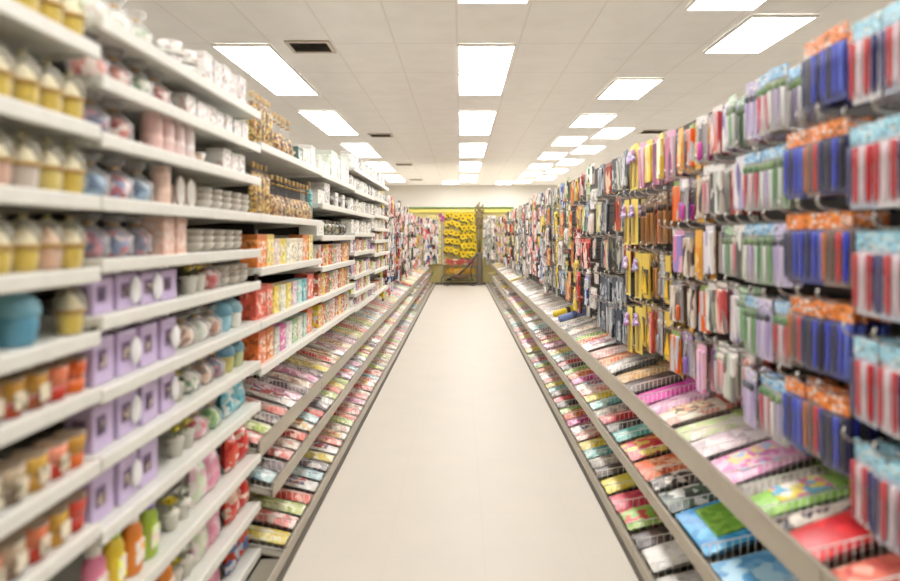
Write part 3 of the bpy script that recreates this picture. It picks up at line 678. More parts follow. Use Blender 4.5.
# right: near compartments placed one by one, then by rule
def RY(px, py, X): return F*X/(px-VX)
near_top = [  # (y, width, colours, header, name, picture)
    (1.52, .16, A((230, 120, 100), (240, 180, 160), (210, 90, 80)), (226, 130, 110), 'salmon red pack', None),
    (1.70, .18, A((206, 30, 40), (226, 44, 48), (196, 24, 36)), (92, 40, 110), 'bright red pouch with purple back', None),
    (1.825, .07, A((60, 56, 56), (110, 100, 96), (236, 226, 210)), (150, 40, 50), 'dark pack with white corner', None),
    (1.945, .16, A((150, 206, 90), (170, 220, 110), (140, 196, 80)), (180, 226, 120), 'lime green pack with picture', A((120, 190, 220), (250, 240, 230), (230, 120, 160), (240, 220, 90))),
    (2.075, .10, A((170, 160, 150), (200, 190, 180), (150, 140, 130)), (140, 170, 70), 'grey card pack with green top', None),
    (2.25, .23, A((236, 170, 206), (226, 140, 190), (244, 200, 220)), (110, 190, 226), 'pink patterned pack with blue header', A((240, 190, 216), (220, 120, 180), (180, 200, 230), (250, 220, 150))),
    (2.465, .18, A((226, 206, 210), (240, 226, 226), (200, 180, 186)), (240, 236, 232), 'pale mauve card pack', None),
    (2.66, .19, A((246, 240, 226), (226, 220, 190), (206, 220, 160)), (190, 214, 120), 'white fanned card pack', None),
    (2.86, .19, A((240, 214, 196), (246, 232, 214), (220, 150, 130)), (236, 130, 120), 'cream pack with red edge', A((250, 240, 210), (120, 100, 80), (230, 180, 150))),
    (3.05, .17, A((214, 150, 190), (200, 130, 170), (226, 180, 206)), (190, 170, 180), 'mauve pack', None),
    (3.25, .20, A((206, 50, 150), (220, 80, 170), (190, 40, 130)), (214, 90, 170), 'magenta pack', None),
    (3.47, .22, A((70, 50, 40), (100, 76, 60), (54, 40, 34)), (206, 150, 90), 'dark brown pack with tan edge', None),
    (3.69, .2, A((206, 160, 100), (220, 180, 130), (190, 140, 80)), (216, 170, 110), 'tan pack', None),
    (3.92, .22, A((150, 144, 136), (190, 184, 176), (120, 114, 108)), (170, 164, 156), 'grey pack', None),
    (4.17, .24, A((236, 140, 80), (240, 180, 130), (226, 110, 60)), (240, 170, 120), 'orange pack', None),
    (4.44, .26, A((230, 190, 180), (246, 220, 214), (214, 160, 150)), (240, 214, 206), 'pale salmon pack', None),
    (4.72, .26, A((240, 236, 230), (226, 220, 214), (250, 248, 244)), (240, 230, 226), 'white pack', A((230, 150, 170), (250, 246, 240), (200, 190, 200))),
]
near_mid = [
    (2.02, .26, A((120, 180, 220), (170, 210, 230), (80, 150, 200)), (90, 160, 210), 'light blue pack', None),
    (2.34, .34, A((40, 140, 206), (80, 180, 226), (60, 160, 216)), (50, 150, 210), 'bright blue pack with green panel', A((120, 180, 60), (150, 200, 80), (110, 160, 50))),
    (2.62, .2, A((90, 110, 90), (226, 226, 220), (60, 70, 66)), (236, 232, 226), 'dark green and white pack', None),
    (2.79, .13, A((66, 54, 52), (226, 214, 200), (90, 76, 70)), (120, 60, 60), 'dark fanned card pack', None),
    (2.98, .24, A((232, 110, 60), (240, 140, 90), (220, 90, 46)), (236, 140, 90), 'orange pack', A((240, 160, 110), (226, 90, 50), (250, 200, 160))),
    (3.24, .26, A((200, 40, 50), (220, 70, 70), (236, 206, 90)), (226, 210, 120), 'red and yellow pack', None),
    (3.46, .17, A((110, 190, 180), (170, 214, 206), (90, 170, 160)), (150, 206, 196), 'teal pack', None),
]
near_bot = [
    (2.42, .24, A((200, 196, 190), (226, 220, 214), (170, 164, 160)), (214, 206, 200), 'pale grey pack', None),
    (2.65, .2, A((240, 236, 228), (220, 214, 206), (250, 246, 240)), (236, 230, 222), 'white pack', None),
    (2.83, .15, A((76, 60, 56), (110, 90, 84), (56, 46, 44)), (100, 80, 76), 'dark brown pack', None),
    (3.02, .22, A((150, 196, 80), (226, 90, 80), (180, 210, 110)), (170, 206, 100), 'lime and red pack', None),
    (3.24, .2, A((226, 60, 90), (236, 100, 120), (206, 40, 70)), (236, 120, 140), 'crimson pink pack', None),
    (3.45, .2, A((240, 220, 50), (246, 230, 100), (230, 206, 40)), (240, 224, 80), 'yellow pack', None),
    (3.63, .15, A((90, 80, 76), (130, 116, 110), (66, 58, 56)), (120, 106, 100), 'charcoal pack', None),
]
for tier, lst in enumerate((near_top, near_mid, near_bot)):
    last = 0
    for i, (y, w, cols, hc, nm, pic) in enumerate(lst):
        add_div(1, tier, y-w/2)
        tt = (.034, .05, .04, .058, .034)[i % 5]
        lay(1, tier, y, b_flat(cols, hc, round(w-.02, 3), .35, tt, False, pic),
            '%s in right-hand %s tray, %s from the near end' % (nm, TN[tier], nth(i+1)), f=None, tilt=(.03, .1, .05, .02)[i % 4], yaw=0, t=tt,
            grp='flat packs in the right-hand %s tray' % TN[tier])
        last = y+w/2
    k0 = len(lst)
    ys = wrange(last, 7.4, .165, False) + wrange(7.4, 11.5, .24, True)
    for i, (y, w, far) in enumerate(ys):
        cols, hc, nm, pic = (PAL_R if y < 6 else PAL_R+PAL_L)[(i*7+tier*4) % (10 if y < 6 else 20)]
        if tier == 0 and y > 5.2: cols, hc, nm, pic = [PAL_R[8], PAL_R[6], PAL_R[8], PAL_L[3]][i % 4]
        add_div(1, tier, y-w/2)
        tt = R.choice((.024, .034, .044))
        lay(1, tier, y, b_flat(cols, hc, round(w-.018, 3), .35, tt, far, pic), '%s in right-hand %s tray, %s from the near end' % (nm, TN[tier], nth(k0+i+1)),
            f=None, tilt=R.uniform(0, .07), t=tt, grp='flat packs in the right-hand %s tray' % TN[tier])

def far_trays(side, label, cols):
    mb = MB(); q = random.Random(5)
    for t in (L_TIERS if side < 0 else R_TIERS):
        (xa, za), (xb, zb) = tray_pts(t); y = 11.65
        sl = math.atan2(zb-za, xb-xa)
        while y < 18.4:
            w = q.uniform(.10, .2); mb.cur = q.choice(cols); f = .47; k = len(mb.v)
            mb.rbox(-.165, .165, -w/2, w/2, 0, q.uniform(.02, .045), .006)
            mb.xf(Matrix.Translation((side*(xa+(xb-xa)*f), y+w/2, za+(zb-za)*f+.02)) @ Matrix.Rotation(0 if side > 0 else PI, 4, 'Z') @ Matrix.Rotation(-sl-.03, 4, 'Y'), k)
            y += w+.02
    o = bpy.data.objects.new('far_tray_merchandise', mb.mesh('far_trays', [prt(x[0], 26, .3) for x in PAL_L+PAL_R])); COL.objects.link(o)
    tag(o, label, 'packs', kind='stuff')
far_trays(-1, 'mass of small flat packs in far end of left-hand trays', [0, 2, 3, 4, 6, 7, 9])
far_trays(1, 'mass of small flat packs in far end of right-hand trays', [2, 8, 3, 16, 18, 12, 2, 8])
# ------------------------------------------------------------------ hanging packs (local: width X, face -Y, hangs from z = 0 down)
def flatcard(w, h, t=.003): return shape(('cd', w, h, t), lambda m: m.rbox(-w/2, w/2, -t/2, t/2, -h, -.003, .001))
def hdr(w, h, k=.2, t=.006): return shape(('hd', w, h, k, t), lambda m: m.rbox(-w/2, w/2, -t/2-.001, t/2+.001, -h*k, 0, .001))
def blister(w, h, t=.02): return shape(('bl', w, h, t), lambda m: m.rbox(-w*.44, w*.44, -t, -.002, -h*.96, -h*.24, .006))
def dark(c, k=.6): return tuple(int(v*k) for v in c)
def lite(c, k=40): return tuple(min(255, v+k) for v in c)
def hmat(c): return prt([c, c, lite(c), c, dark(c, .62), (236, 230, 222), c], 95, .3, (1, 1, 1.6))
def BL(w, h): return [P('blister', blister(w, h), clear((255, 255, 255), .0, .06, .10))]
def pk_pens(w, h, hc, pens, cardc=(232, 232, 236), n=4):
    pen = shape(('pen', h), lambda m: m.lathe([(.002, -h*.95), (.0055, -h*.9), (.0068, -h*.8), (.0068, -h*.5), (.0078, -h*.49), (.0078, -h*.28), (.005, -h*.26)], 8))
    ps = [P('card', flatcard(w, h), col(cardc)), P('header', hdr(w, h, .22), hmat(hc))]
    for i in range(n): ps.append(P('pen', pen, col(pens[i % len(pens)], .25), (-w*.40+w*.8*i/(n-1), -.011, 0)))
    return ps
def pk_brush(w, h, hc, hs, tip, n=3, cardc=(176, 172, 168)):
    st = shape(('brs', h), lambda m: m.lathe([(.002, -h*.96), (.004, -h*.8), (.0062, -h*.5), (.0058, -h*.42), (.0058, -h*.36)], 7))
    bt = shape(('brt', h), lambda m: m.lathe([(.0058, -h*.36), (.0085, -h*.3), (.0085, -h*.26), (.002, -h*.22)], 7))
    ps = [P('sleeve', flatcard(w, h), col(cardc)), P('header', hdr(w, h, .18), hmat(hc))]
    for i in range(n):
        ps.append(P('brush', st, col(hs[i % len(hs)], .3), (-w*.36+w*.72*i/(n-1), -.009, 0), kids=[P('bristles', bt, col(tip))]))
    return ps
def pk_panel(w, h, c, pc, ec=None):
    ps = [P('card', flatcard(w, h, .006), col(c)), P('panel', shape(('pn', w, h), lambda m: m.rbox(-w*.38, w*.38, -.008, -.002, -h*.9, -h*.34, .001)), col(pc) if isinstance(pc[0], int) else prt(pc, 30))]
    if ec:
        def tri(m):
            m.add([(-w*.34, -.0085, -h*.88), (w*.34, -.0085, -h*.88), (0, -.0085, -h*.42), (-w*.34, -.012, -h*.88), (w*.34, -.012, -h*.88), (0, -.012, -h*.42)], [(3, 4, 5), (0, 2, 1), (0, 1, 4, 3), (1, 2, 5, 4), (2, 0, 3, 5)])
        ps.append(P('triangle', shape(('tri', w, h), tri), col(ec), label='triangle printed on the panel'))
    return ps
def pk_tool(w, h, c, hc, handle, shaft=(170, 170, 172)):
    ha = shape(('tlh', h), lambda m: m.lathe([(.006, -h*.96), (.015, -h*.9), (.013, -h*.74), (.016, -h*.62), (.008, -h*.57)], 10, sy=.6))
    sh = shape(('tls', h), lambda m: m.lathe([(.006, -h*.58), (.006, -h*.35), (.011, -h*.31), (.010, -h*.25), (.003, -h*.22)], 8, sy=.5))
    return [P('card', flatcard(w, h), col(c)), P('header', hdr(w, h, .2), hmat(hc)), P('handle', ha, col(handle, .3), (0, -.012, 0)), P('shaft', sh, col(shaft, .25, .5), (0, -.010, 0))]
def pk_flower(w, h, c, bc):
    def bl(m):
        q = random.Random(4)
        for i in range(16):
            a = q.random()*2*PI; r = q.random()*w*.34
            m.ball((math.cos(a)*r, -.014-q.random()*.01, -h*.30+math.sin(a)*r*1.1), .014, 7, 5)
    st = shape(('fls', h), lambda m: m.lathe([(.003, -h*.95), (.0045, -h*.5), (.003, -h*.36)], 6))
    return [P('card', flatcard(w, h), col(c)), P('blossom_cluster', shape(('flb', w, h), bl), prt(bc, 60)),
            P('stem', st, col((206, 180, 120)), (-.012, -.008, 0)), P('stem', st, col((190, 160, 100)), (.012, -.008, 0))]
def pk_strip(w, h, cols, hc, stretch=(1, 1, .25)):
    return [P('bag', shape(('sb', w, h), lambda m: m.rbox(-w/2, w/2, -.016, .004, -h, -h*.12, .005)), prt(cols, 40, .22, stretch)), P('header', hdr(w, h, .16), col(hc))]
def pk_far(w, h, cols):
    return [P('bag', shape(('fb', w, h), lambda m: m.rbox(-w/2, w/2, -.02, .006, -h, 0, .005)), prt(cols, 30, .25, (1, 1, .6)))]

CNT = {'c': 0}
def hang(side, y, hooks, spec, deep, wall, colno, zoff=0, first=.0, hooked=True):
    """one column of hooks; spec(row) -> (thing name, category, description, parts)"""
    for r, hz in enumerate(hooks):
        sp = spec(r)
        if sp is None: continue
        hz += R.uniform(-.014, .014) if 2.2 < y < 4.75 and r else 0
        name, cat, desc, parts = sp[:4]
        if hooked and side > 0 and r > 0:
            b = int((y-Y0)//BAY); RHOOKS.setdefault(b, []).append((y-(Y0+b*BAY), hz+.0068))
        xo = R.uniform(0, .05) if y > 2.2 else 0
        nd = deep if isinstance(deep, int) else deep[r % len(deep)]
        for k in range(nd):
            pts = parts+sp[4] if len(sp) > 4 and k == 0 else parts
            x = 1.03+first+k*.052+R.uniform(0, .02)+xo
            pos = ('frontmost', 'second', 'third', 'fourth')[k]
            if side > 0: lab = '%s, %s row down, %s column along, %s on hook' % (desc, nth(r+1), nth(colno), pos)
            else: lab = '%s on left-hand wall, %s row down, %s column along' % (desc, nth(r+1), nth(colno))
            thing(name, lab, cat, pts, (side*x, y+R.uniform(-.004, .004), hz), (0, R.uniform(-.02, .02), (-PI/2 if side > 0 else PI/2)+R.uniform(-.16, .16)),
                  '%ss hanging on the %s pegboard' % (name.replace('_', ' '), wall))
SKY = (150, 205, 226); NAVY = (40, 44, 90); BLUE = (44, 62, 190); OR = (228, 122, 46)
def right_wall():
    c = 0
    h1 = [2.06, 1.785, 1.51, 1.235, .965]
    a = pk_pens(.105, .215, SKY, [(190, 36, 44), (226, 210, 214), (190, 36, 44), (40, 40, 96)])
    a2 = pk_pens(.105, .215, SKY, [(60, 60, 110), (196, 46, 50), (220, 206, 210), (196, 40, 46)], (196, 204, 220))
    for y in (1.34, 1.455, 1.57):
        c += 1
        hang(1, y, h1, lambda r: ('hanging_pen_pack', 'pen pack', 'sky-blue-topped pack of red pens', a if (r+c) % 2 else a2, BL(.105, .215)), 3, 'right', c)
    h2 = [2.075, 1.82, 1.565, 1.31, 1.06]
    b = pk_pens(.10, .205, OR, [BLUE, NAVY, BLUE, (90, 110, 210)], (70, 80, 150))
    b2 = pk_pens(.10, .205, OR, [NAVY, (60, 56, 70), BLUE, (50, 50, 60)], (60, 60, 100))
    b3 = pk_pens(.10, .205, OR, [(190, 110, 60), (110, 90, 80), (206, 50, 50), BLUE], (150, 130, 120))
    for j, y in enumerate((1.685, 1.785, 1.885)):
        c += 1
        def sp(r):
            q = (r+j) % 3
            return ('hanging_pen_pack', 'pen pack', ('orange-topped pack of blue pens', 'orange-topped pack of navy pens', 'orange-topped pack of mixed pens')[q], (b, b2, b3)[q], BL(.10, .205)) if r or j < 2 else None
        hang(1, y, h2, sp, 3, 'right', c)
    # brushes with light-blue headers
    LB = (140, 190, 228)
    g3 = [pk_brush(.09, .205, LB, [(240, 240, 236), (190, 170, 210), (240, 240, 240)], (120, 150, 90)), pk_brush(.09, .205, LB, [(206, 60, 70), (236, 200, 206), (206, 80, 90)], (90, 140, 80)),
          pk_brush(.09, .205, (200, 190, 226), [(190, 170, 214), (220, 206, 230), (190, 170, 214)], (70, 70, 80), 3, (206, 196, 226)), pk_brush(.09, .205, LB, [(90, 150, 90), (220, 226, 210), (110, 160, 100)], (90, 120, 70), 3, (150, 168, 146))]
    n3 = ['light-blue-topped pack of white brushes', 'light-blue-topped pack of red brushes', 'lavender card pack of lilac brushes', 'light-blue-topped pack of green brushes']
    h3 = [2.05, 1.795, 1.54, 1.285, 1.03]
    for j, y in enumerate((1.985, 2.08, 2.175)):
        c += 1
        def sp(r):
            q = (r*3+j) % 4
            return ('hanging_brush_pack', 'brush pack', n3[q], g3[q], BL(.09, .205))
        hang(1, y, h3, sp, (3, 2, 2), 'right', c)
    g4 = [pk_brush(.088, .20, (244, 238, 232), [(230, 130, 140), (240, 200, 200), (220, 100, 110)], (236, 226, 210), 3, (186, 170, 172)), pk_brush(.088, .20, (160, 200, 160), [(226, 230, 220), (120, 170, 120), (226, 226, 216)], (120, 140, 104), 3, (160, 168, 156)),
          pk_strip(.085, .20, [(170, 160, 200), (226, 220, 230), (120, 110, 160), (236, 232, 226)], (226, 220, 226)), pk_strip(.085, .20, [(210, 90, 84), (230, 190, 180), (180, 60, 60), (140, 110, 110)], (240, 230, 224)),
          pk_strip(.085, .20, [(190, 190, 180), (120, 120, 114), (226, 226, 220), (160, 172, 150), (84, 84, 82)], (236, 232, 226))]
    n4 = ['white-topped pack of pink brushes', 'green-topped pack of pale brushes', 'lilac striped slim pack', 'coral striped slim pack', 'clear grey slim pack']
    for j, y in enumerate((2.27, 2.365, 2.46, 2.555)):
        c += 1
        def sp(r):
            q = (r*2+j) % 5
            return ('hanging_brush_pack' if q < 2 else 'hanging_slim_pack', 'brush pack' if q < 2 else 'slim pack', n4[q], g4[q], BL(.088, .20) if q < 2 else [])
        hang(1, y, [2.04, 1.79, 1.545, 1.30, 1.06], sp, (2, 3, 2), 'right', c)
    g5 = [pk_panel(.07, .22, (236, 170, 50), [(240, 190, 70), (226, 140, 40), (240, 206, 120)]), pk_tool(.088, .20, (176, 170, 172), (240, 236, 232), (206, 60, 160)), pk_tool(.088, .20, (150, 148, 148), (150, 150, 160), (232, 100, 40)),
          pk_tool(.088, .20, (176, 168, 186), (170, 140, 200), (140, 100, 190)), pk_strip(.085, .20, [(120, 100, 90), (190, 170, 150), (70, 60, 60), (220, 210, 196)], (120, 120, 130)), pk_strip(.085, .20, [(236, 90, 40), (226, 120, 60), (190, 200, 210)], (140, 170, 90)),
          pk_strip(.08, .205, [(226, 130, 170), (150, 130, 200), (240, 180, 200)], (230, 170, 200))]
    n5 = ['narrow orange-yellow card pack', 'white card pack with magenta tool', 'grey card pack with orange tool', 'lilac card pack with purple tool', 'brown striped slim pack', 'orange pack with green top', 'pink and violet slim pack']
    k5 = ['hanging_card_pack', 'hanging_tool_pack', 'hanging_tool_pack', 'hanging_tool_pack', 'hanging_slim_pack', 'hanging_slim_pack', 'hanging_slim_pack']
    for j, y in enumerate((2.65, 2.757, 2.85, 2.94, 3.03)):
        c += 1
        def sp(r):
            q = (0 if r < 2 else 4) if j == 1 else (5 if (j == 0 and r == 3) else (r*3+j*2+1) % 7)
            return (k5[q], k5[q][8:].replace('_', ' '), n5[q], g5[q])
        hang(1, y, [2.02, 1.775, 1.53, 1.285, 1.04], sp, 2, 'right', c)
    tri = pk_panel(.094, .25, (226, 190, 70), (52, 44, 32), (250, 200, 30)); mag = pk_strip(.088, .265, [(170, 90, 130), (206, 130, 160), (130, 80, 120), (220, 190, 200)], (226, 170, 200), (1, 1, .12))
    brn = pk_brush(.088, .265, (120, 90, 60), [(170, 110, 50), (120, 76, 40), (190, 130, 60)], (60, 44, 34), 3, (150, 110, 70)); yel = pk_strip(.088, .24, [(240, 206, 70), (240, 226, 160), (220, 180, 60)], (240, 220, 110))
    red = pk_strip(.07, .25, [(190, 70, 50), (220, 120, 80), (150, 50, 40)], (120, 60, 50))
    gls = pk_tool(.088, .24, (200, 200, 196), (150, 150, 150), (150, 150, 156))
    for j, y in enumerate((3.13, 3.235, 3.34, 3.445, 3.55)):
        c += 1
        def sp(r):
            t = [[('slim', 'magenta and mauve slim pack', mag), ('brush', 'pack of brown-handled brushes', brn), ('card', 'black and yellow triangle pack', tri), ('card', 'black and yellow triangle pack', tri)],
                 [('slim', 'pale yellow slim pack', yel), ('slim', 'rust red slim pack', red), ('tool', 'grey card pack with grey tool', gls), ('tool', 'grey card pack with grey tool', gls)],
                 [('slim', 'magenta and mauve slim pack', mag), ('brush', 'pack of brown-handled brushes', brn), ('brush', 'pack of brown-handled brushes', brn), ('slim', 'rust red slim pack', red)],
                 [('slim', 'pale yellow slim pack', yel), ('brush', 'pack of brown-handled brushes', brn), ('card', 'black and yellow triangle pack', tri), ('card', 'black and yellow triangle pack', tri)],
                 [('slim', 'magenta and mauve slim pack', mag), ('brush', 'pack of brown-handled brushes', brn), ('card', 'black and yellow triangle pack', tri), ('card', 'black and yellow triangle pack', tri)]][j]
            k, d, p = t[min(r, 3)]
            return ('hanging_%s_pack' % k, k+' pack', d, p)
        hang(1, y, [2.04, 1.72, 1.41, 1.11], sp, 2, 'right', c)
    flo = pk_flower(.11, .28, (240, 216, 100), [(190, 160, 216), (226, 206, 236), (160, 130, 200)]); flo2 = pk_flower(.11, .28, (238, 214, 90), [(160, 170, 220), (200, 190, 236), (190, 120, 180)])
    for j, y in enumerate((3.68, 3.80)):
        c += 1
        hang(1, y, [2.06, 1.73, 1.40, 1.07], lambda r: ('hanging_flower_pack', 'flower pack', 'yellow card pack with purple flower', flo if (r+j) % 2 else flo2), 2, 'right', c)
    g8 = [pk_strip(.1, .23, [(70, 80, 100), (130, 140, 150), (40, 46, 60), (190, 196, 200)], (110, 116, 126)), pk_strip(.1, .23, [(120, 120, 110), (190, 186, 170), (80, 80, 76)], (170, 166, 156)), pk_panel(.1, .23, (60, 66, 80), [(90, 100, 120), (180, 186, 190), (50, 56, 70)]),
          pk_strip(.1, .23, [(200, 196, 120), (120, 120, 100), (226, 220, 190)], (190, 186, 150)), pk_strip(.1, .23, [(190, 80, 60), (120, 60, 60), (226, 190, 160)], (150, 90, 80))]
    n8 = ['navy and grey slim pack', 'grey slim pack', 'dark blue card pack', 'olive and cream slim pack', 'dark red slim pack']
    for j, y in enumerate((3.93, 4.05, 4.17, 4.29, 4.41, 4.53, 4.65)):
        c += 1
        def sp(r):
            q = [(r+j) % 2*2 if r > 2 else (r*2+j) % 5][0]
            return ('hanging_card_pack' if q == 2 else 'hanging_slim_pack', 'card pack' if q == 2 else 'slim pack', n8[q], g8[q])
        hang(1, y, [2.03, 1.76, 1.49, 1.22, 1.03] if j else [2.05, 1.78, 1.51, 1.24, 1.03], sp, (2, 1), 'right', c)
    MC = [([(206, 60, 50), (240, 200, 190), (120, 40, 40), (70, 60, 60)], 'red', (220, 90, 80)), ([(90, 150, 90), (200, 220, 190), (240, 236, 220), (70, 80, 60), (226, 200, 90)], 'green', (150, 190, 140)), ([(240, 206, 50), (246, 216, 90), (190, 150, 60), (70, 80, 50)], 'yellow', (240, 216, 100)),
          ([(80, 110, 180), (190, 206, 230), (60, 70, 120), (226, 226, 226)], 'blue', (130, 150, 200)), ([(236, 232, 226), (190, 190, 186), (226, 200, 190), (110, 106, 110), (246, 244, 240)], 'white', (230, 226, 220)), ([(236, 140, 140), (246, 220, 214), (206, 90, 90), (240, 236, 230)], 'pink', (240, 180, 186)),
          ([(140, 136, 130), (206, 202, 196), (70, 72, 78), (170, 180, 160), (230, 226, 220)], 'grey', (180, 176, 170)), ([(226, 130, 60), (240, 190, 140), (206, 100, 50)], 'orange', (230, 150, 90))]
    order = [4, 3, 1, 4, 0, 2, 0, 4, 1, 5, 7, 3, 6, 1, 4, 6]
    SP = [pk_strip(.10, .22, cc, hc, (1, 1, .2)) for cc, n, hc in MC]
    HV = (.16, .20, .24)
    SPV = [[pk_strip(.122, hh, cc, hc, (1, 1, .35)) for hh in HV] for cc, n, hc in MC]
    FPV = [[pk_far(.168, hh, cc) for hh in HV] for cc, n, hc in MC]
    y = 4.79; j = 0
    seq1 = [4, 3, 1, 6, 0, 2, 0, 7, 1, 4, 3, 4, 6, 2, 2, 6, 6, 4, 6, 4]
    while y < 7.45:
        c += 1; v = (j*2) % 3; q0 = seq1[j % 20]
        xo = R.uniform(-.04, .05); top = 2.02+R.uniform(-.03, .05); pitch = HV[v]+R.uniform(.03, .06)
        hk = []; z = top
        while z-HV[v] > .79 and len(hk) < 6: hk.append(z); z -= pitch
        def sp(r):
            q = q0 if R.random() < (.95 if q0 in (2, 0, 7) else .66) else R.choice((4, 1, 3, 5, 7, 0))
            if z < .9 and r == len(hk)-1 and j > 10: q = 6
            return ('hanging_slim_pack', 'slim pack', MC[q][1]+' speckled slim pack', SPV[q][v])
        hang(1, y, hk, sp, 1, 'right', c, first=xo)
        y += R.uniform(.12, .15); j += 1
    seq2 = [4, 3, 4, 5, 4, 4, 5, 5, 5, 4, 6, 1, 6, 4, 6, 6, 1, 4, 6, 4, 4, 6]
    y = 7.55; j = 0
    while y < 11.65:
        c += 1; v = (j+1) % 3; q0 = seq2[j % 22]
        xo = R.uniform(-.06, .05); top = 2.0+R.uniform(-.04, .05)+(.06 if 4 <= j < 8 else 0); pitch = HV[v]+R.uniform(.03, .05)
        hk = []; z = top
        while z-HV[v] > .79 and len(hk) < 6: hk.append(z); z -= pitch
        def sp(r):
            q = q0 if R.random() < .72 else R.choice((4, 1, 5, 3, 2))
            return ('hanging_bag', 'bag', MC[q][1]+' bagged pack', FPV[q][v])
        hang(1, y, hk, sp, 1, 'right', c, hooked=False, first=xo)
        y += R.uniform(.17, .21); j += 1
    FP = FPV
    return MC, FP
MC, FP = right_wall()
# left-hand pegboard after the shelves
def left_wall():
    c = 0
    LC = [2, 2, 4, 6, 4, 0, 4, 3, 5, 4, 6, 0, 4, 5, 3, 4, 6, 4, 0, 5, 4, 2]
    HV = (.16, .20, .24)
    y = 7.78; j = 0
    while y < 11.8:
        c += 1; v = (j+1) % 3; q0 = LC[j]
        xo = R.uniform(-.10, .05)-(.06 if j < 2 else 0); top = 2.04+R.uniform(-.05, .05); pitch = HV[v]+R.uniform(.03, .05)
        hk = []; z = top
        while z-HV[v] > .66 and len(hk) < 6: hk.append(z); z -= pitch
        def sp(r):
            q = q0 if R.random() < (.6 if j > 1 else .9) else R.choice((4, 6, 0, 3, 5, 2))
            return ('hanging_bag', 'bag', MC[q][1]+' bagged pack', FP[q][v])
        hang(-1, y, hk, sp, 1, 'left', c, hooked=False, first=xo)
        y += R.uniform(.17, .22); j += 1
left_wall()
# everything farther than about twelve metres: too small to count
def distant(name, side, y0, y1, pitch, label, cols, tops):
    mb = MB(); q = random.Random(21 if side > 0 else 33)
    y = y0; j = 0
    while y < y1:
        for r in range(5):
            mb.cur = (cols[(j+r//2) % len(cols)]) if q.random() < .7 else q.randrange(8)
            hz = tops-.26*r+q.uniform(-.02, .02); x = side*(1.02+q.uniform(0, .12)); w = pitch*q.uniform(.3, .45); h = q.uniform(.15, .22)
            x0, x1 = sorted((x, x+side*.03))
            mb.rbox(x0, x1, y-w, y+w, hz-h, hz, .006)
        y += pitch; j += 1
    for (x, yy, cs) in ((.74, 18.55, (4, 4, 6)), (.86, 18.5, (6, 4, 6)), (.97, 18.3, (0, 0, 5)), (.93, 17.6, (4, 6, 4))) if side > 0 else ((-.72, 18.55, (4, 6, 4)), (-.80, 18.3, (4, 0, 6)), (-.88, 17.9, (6, 4, 5)), (-.92, 17.3, (4, 3, 0)), (-.95, 16.6, (4, 4, 5))):
        for r in range(9):
            mb.cur = q.choice(cs); hz = 2.0-.15*r+q.uniform(-.01, .01)
            if side > 0 and hz < .9: continue
            mb.rbox(x-.05, x+.05, yy-.02, yy+.02, hz-.14, hz, .006)
    o = bpy.data.objects.new(name, mb.mesh(name, [prt(cc, 18, .25, (1, 1, .5)) for cc, n, hc in MC])); COL.objects.link(o)
    tag(o, label, 'packs', kind='stuff')
distant('far_hanging_merchandise', 1, 11.75, 18.5, .2, 'mass of hanging bagged packs at far end of right-hand wall', [6, 4, 1, 6, 4, 0, 0, 4, 5], 2.02)
distant('far_hanging_merchandise', -1, 12.0, 18.5, .2, 'mass of hanging bagged packs at far end of left-hand wall', [4, 5, 0, 3, 4, 6, 5], 1.98)
for b in range(6):
    parts = back_parts(-1, 2.12 if b != 1 else 2.1, False) + [shelf_part(-1, z) for z in SHELVES[b]]
    if b == 1:
        lx, z0, z1 = L_TIERS[2]
        lp = MB().rbox(-lx-.006, -lx, .002, BAY-.002, z0, z1, .002).mesh('base_lip'); pn = MB().box(-.893, -lx-.007, .004, BAY-.004, z0+.004, z0+.010).mesh('base_tray')
        parts.append(P('base_tray', pn, TRAYM, kids=[P('front_lip', lp, STEEL)]))
    if b >= 2: parts += [tray_parts(-1, t, b, i) for i, t in enumerate(L_TIERS)]
    thing('shelving_bay', 'light grey steel shelving bay %s, %s bay along the left-hand run' % ('with %s shelves' % {5: 'five', 6: 'six', 8: 'eight', 12: 'twelve'}[len(SHELVES[b])], BAYN[b]),
          'shelving', parts, (0, Y0+b*BAY, 0), group='shelving bays on the left-hand side')
for b in range(6, 15):
    thing('pegboard_bay', 'left-hand pegboard bay with three sloping trays, %s pegboard bay after the shelves' % nth(b-5), 'pegboard display',
          back_parts(-1, 2.05, True) + [tray_parts(-1, t, b, i) for i, t in enumerate(L_TIERS)], (0, Y0+b*BAY, 0), group='pegboard bays on the left-hand side')

# right-hand bays, with their hooks
for b in range(15):
    parts = back_parts(1, 2.16, True) + [tray_parts(1, t, b, i) for i, t in enumerate(R_TIERS)]
    parts += [P('peg_hook', hook_mesh(1), HOOK, (0, yy, zz)) for yy, zz in RHOOKS.get(b, [])]
    thing('pegboard_bay', 'right-hand pegboard bay with three sloping wire-divided trays, %s bay from the near end' % nth(b+1), 'pegboard display', parts, (0, Y0+b*BAY, 0), group='pegboard bays on the right-hand side')

# loose things on the right-hand top tray
lay(1, 0, 6.15, [P('roll', shape('rollA', lambda m: m.lathe([(.0005, -.16), (.028, -.16), (.034, -.15), (.034, .15), (.028, .16), (.0005, .16)], 12, sy=.8).xf(Matrix.Rotation(PI/2, 4, 'Y'))), col((236, 206, 50))), P('band', shape('rollAb', lambda m: m.lathe([(.0355, -.02), (.0355, .02)], 12, sy=.8).xf(Matrix.Rotation(PI/2, 4, 'Y'))), col((60, 60, 60)))],
    'yellow rolled cloth with black band lying on the right-hand top tray', 'cloth_roll', 'roll', f=.42, lift=.09, t=.05, yaw=.3)
lay(1, 0, 5.80, [P('roll', shape('rollA', None), col((110, 130, 180))), P('band', shape('rollAb', None), col((70, 80, 120)))],
    'blue rolled cloth lying beside the yellow roll on top tray', 'cloth_roll', 'roll', f=.42, lift=.09, t=.05, yaw=.25)

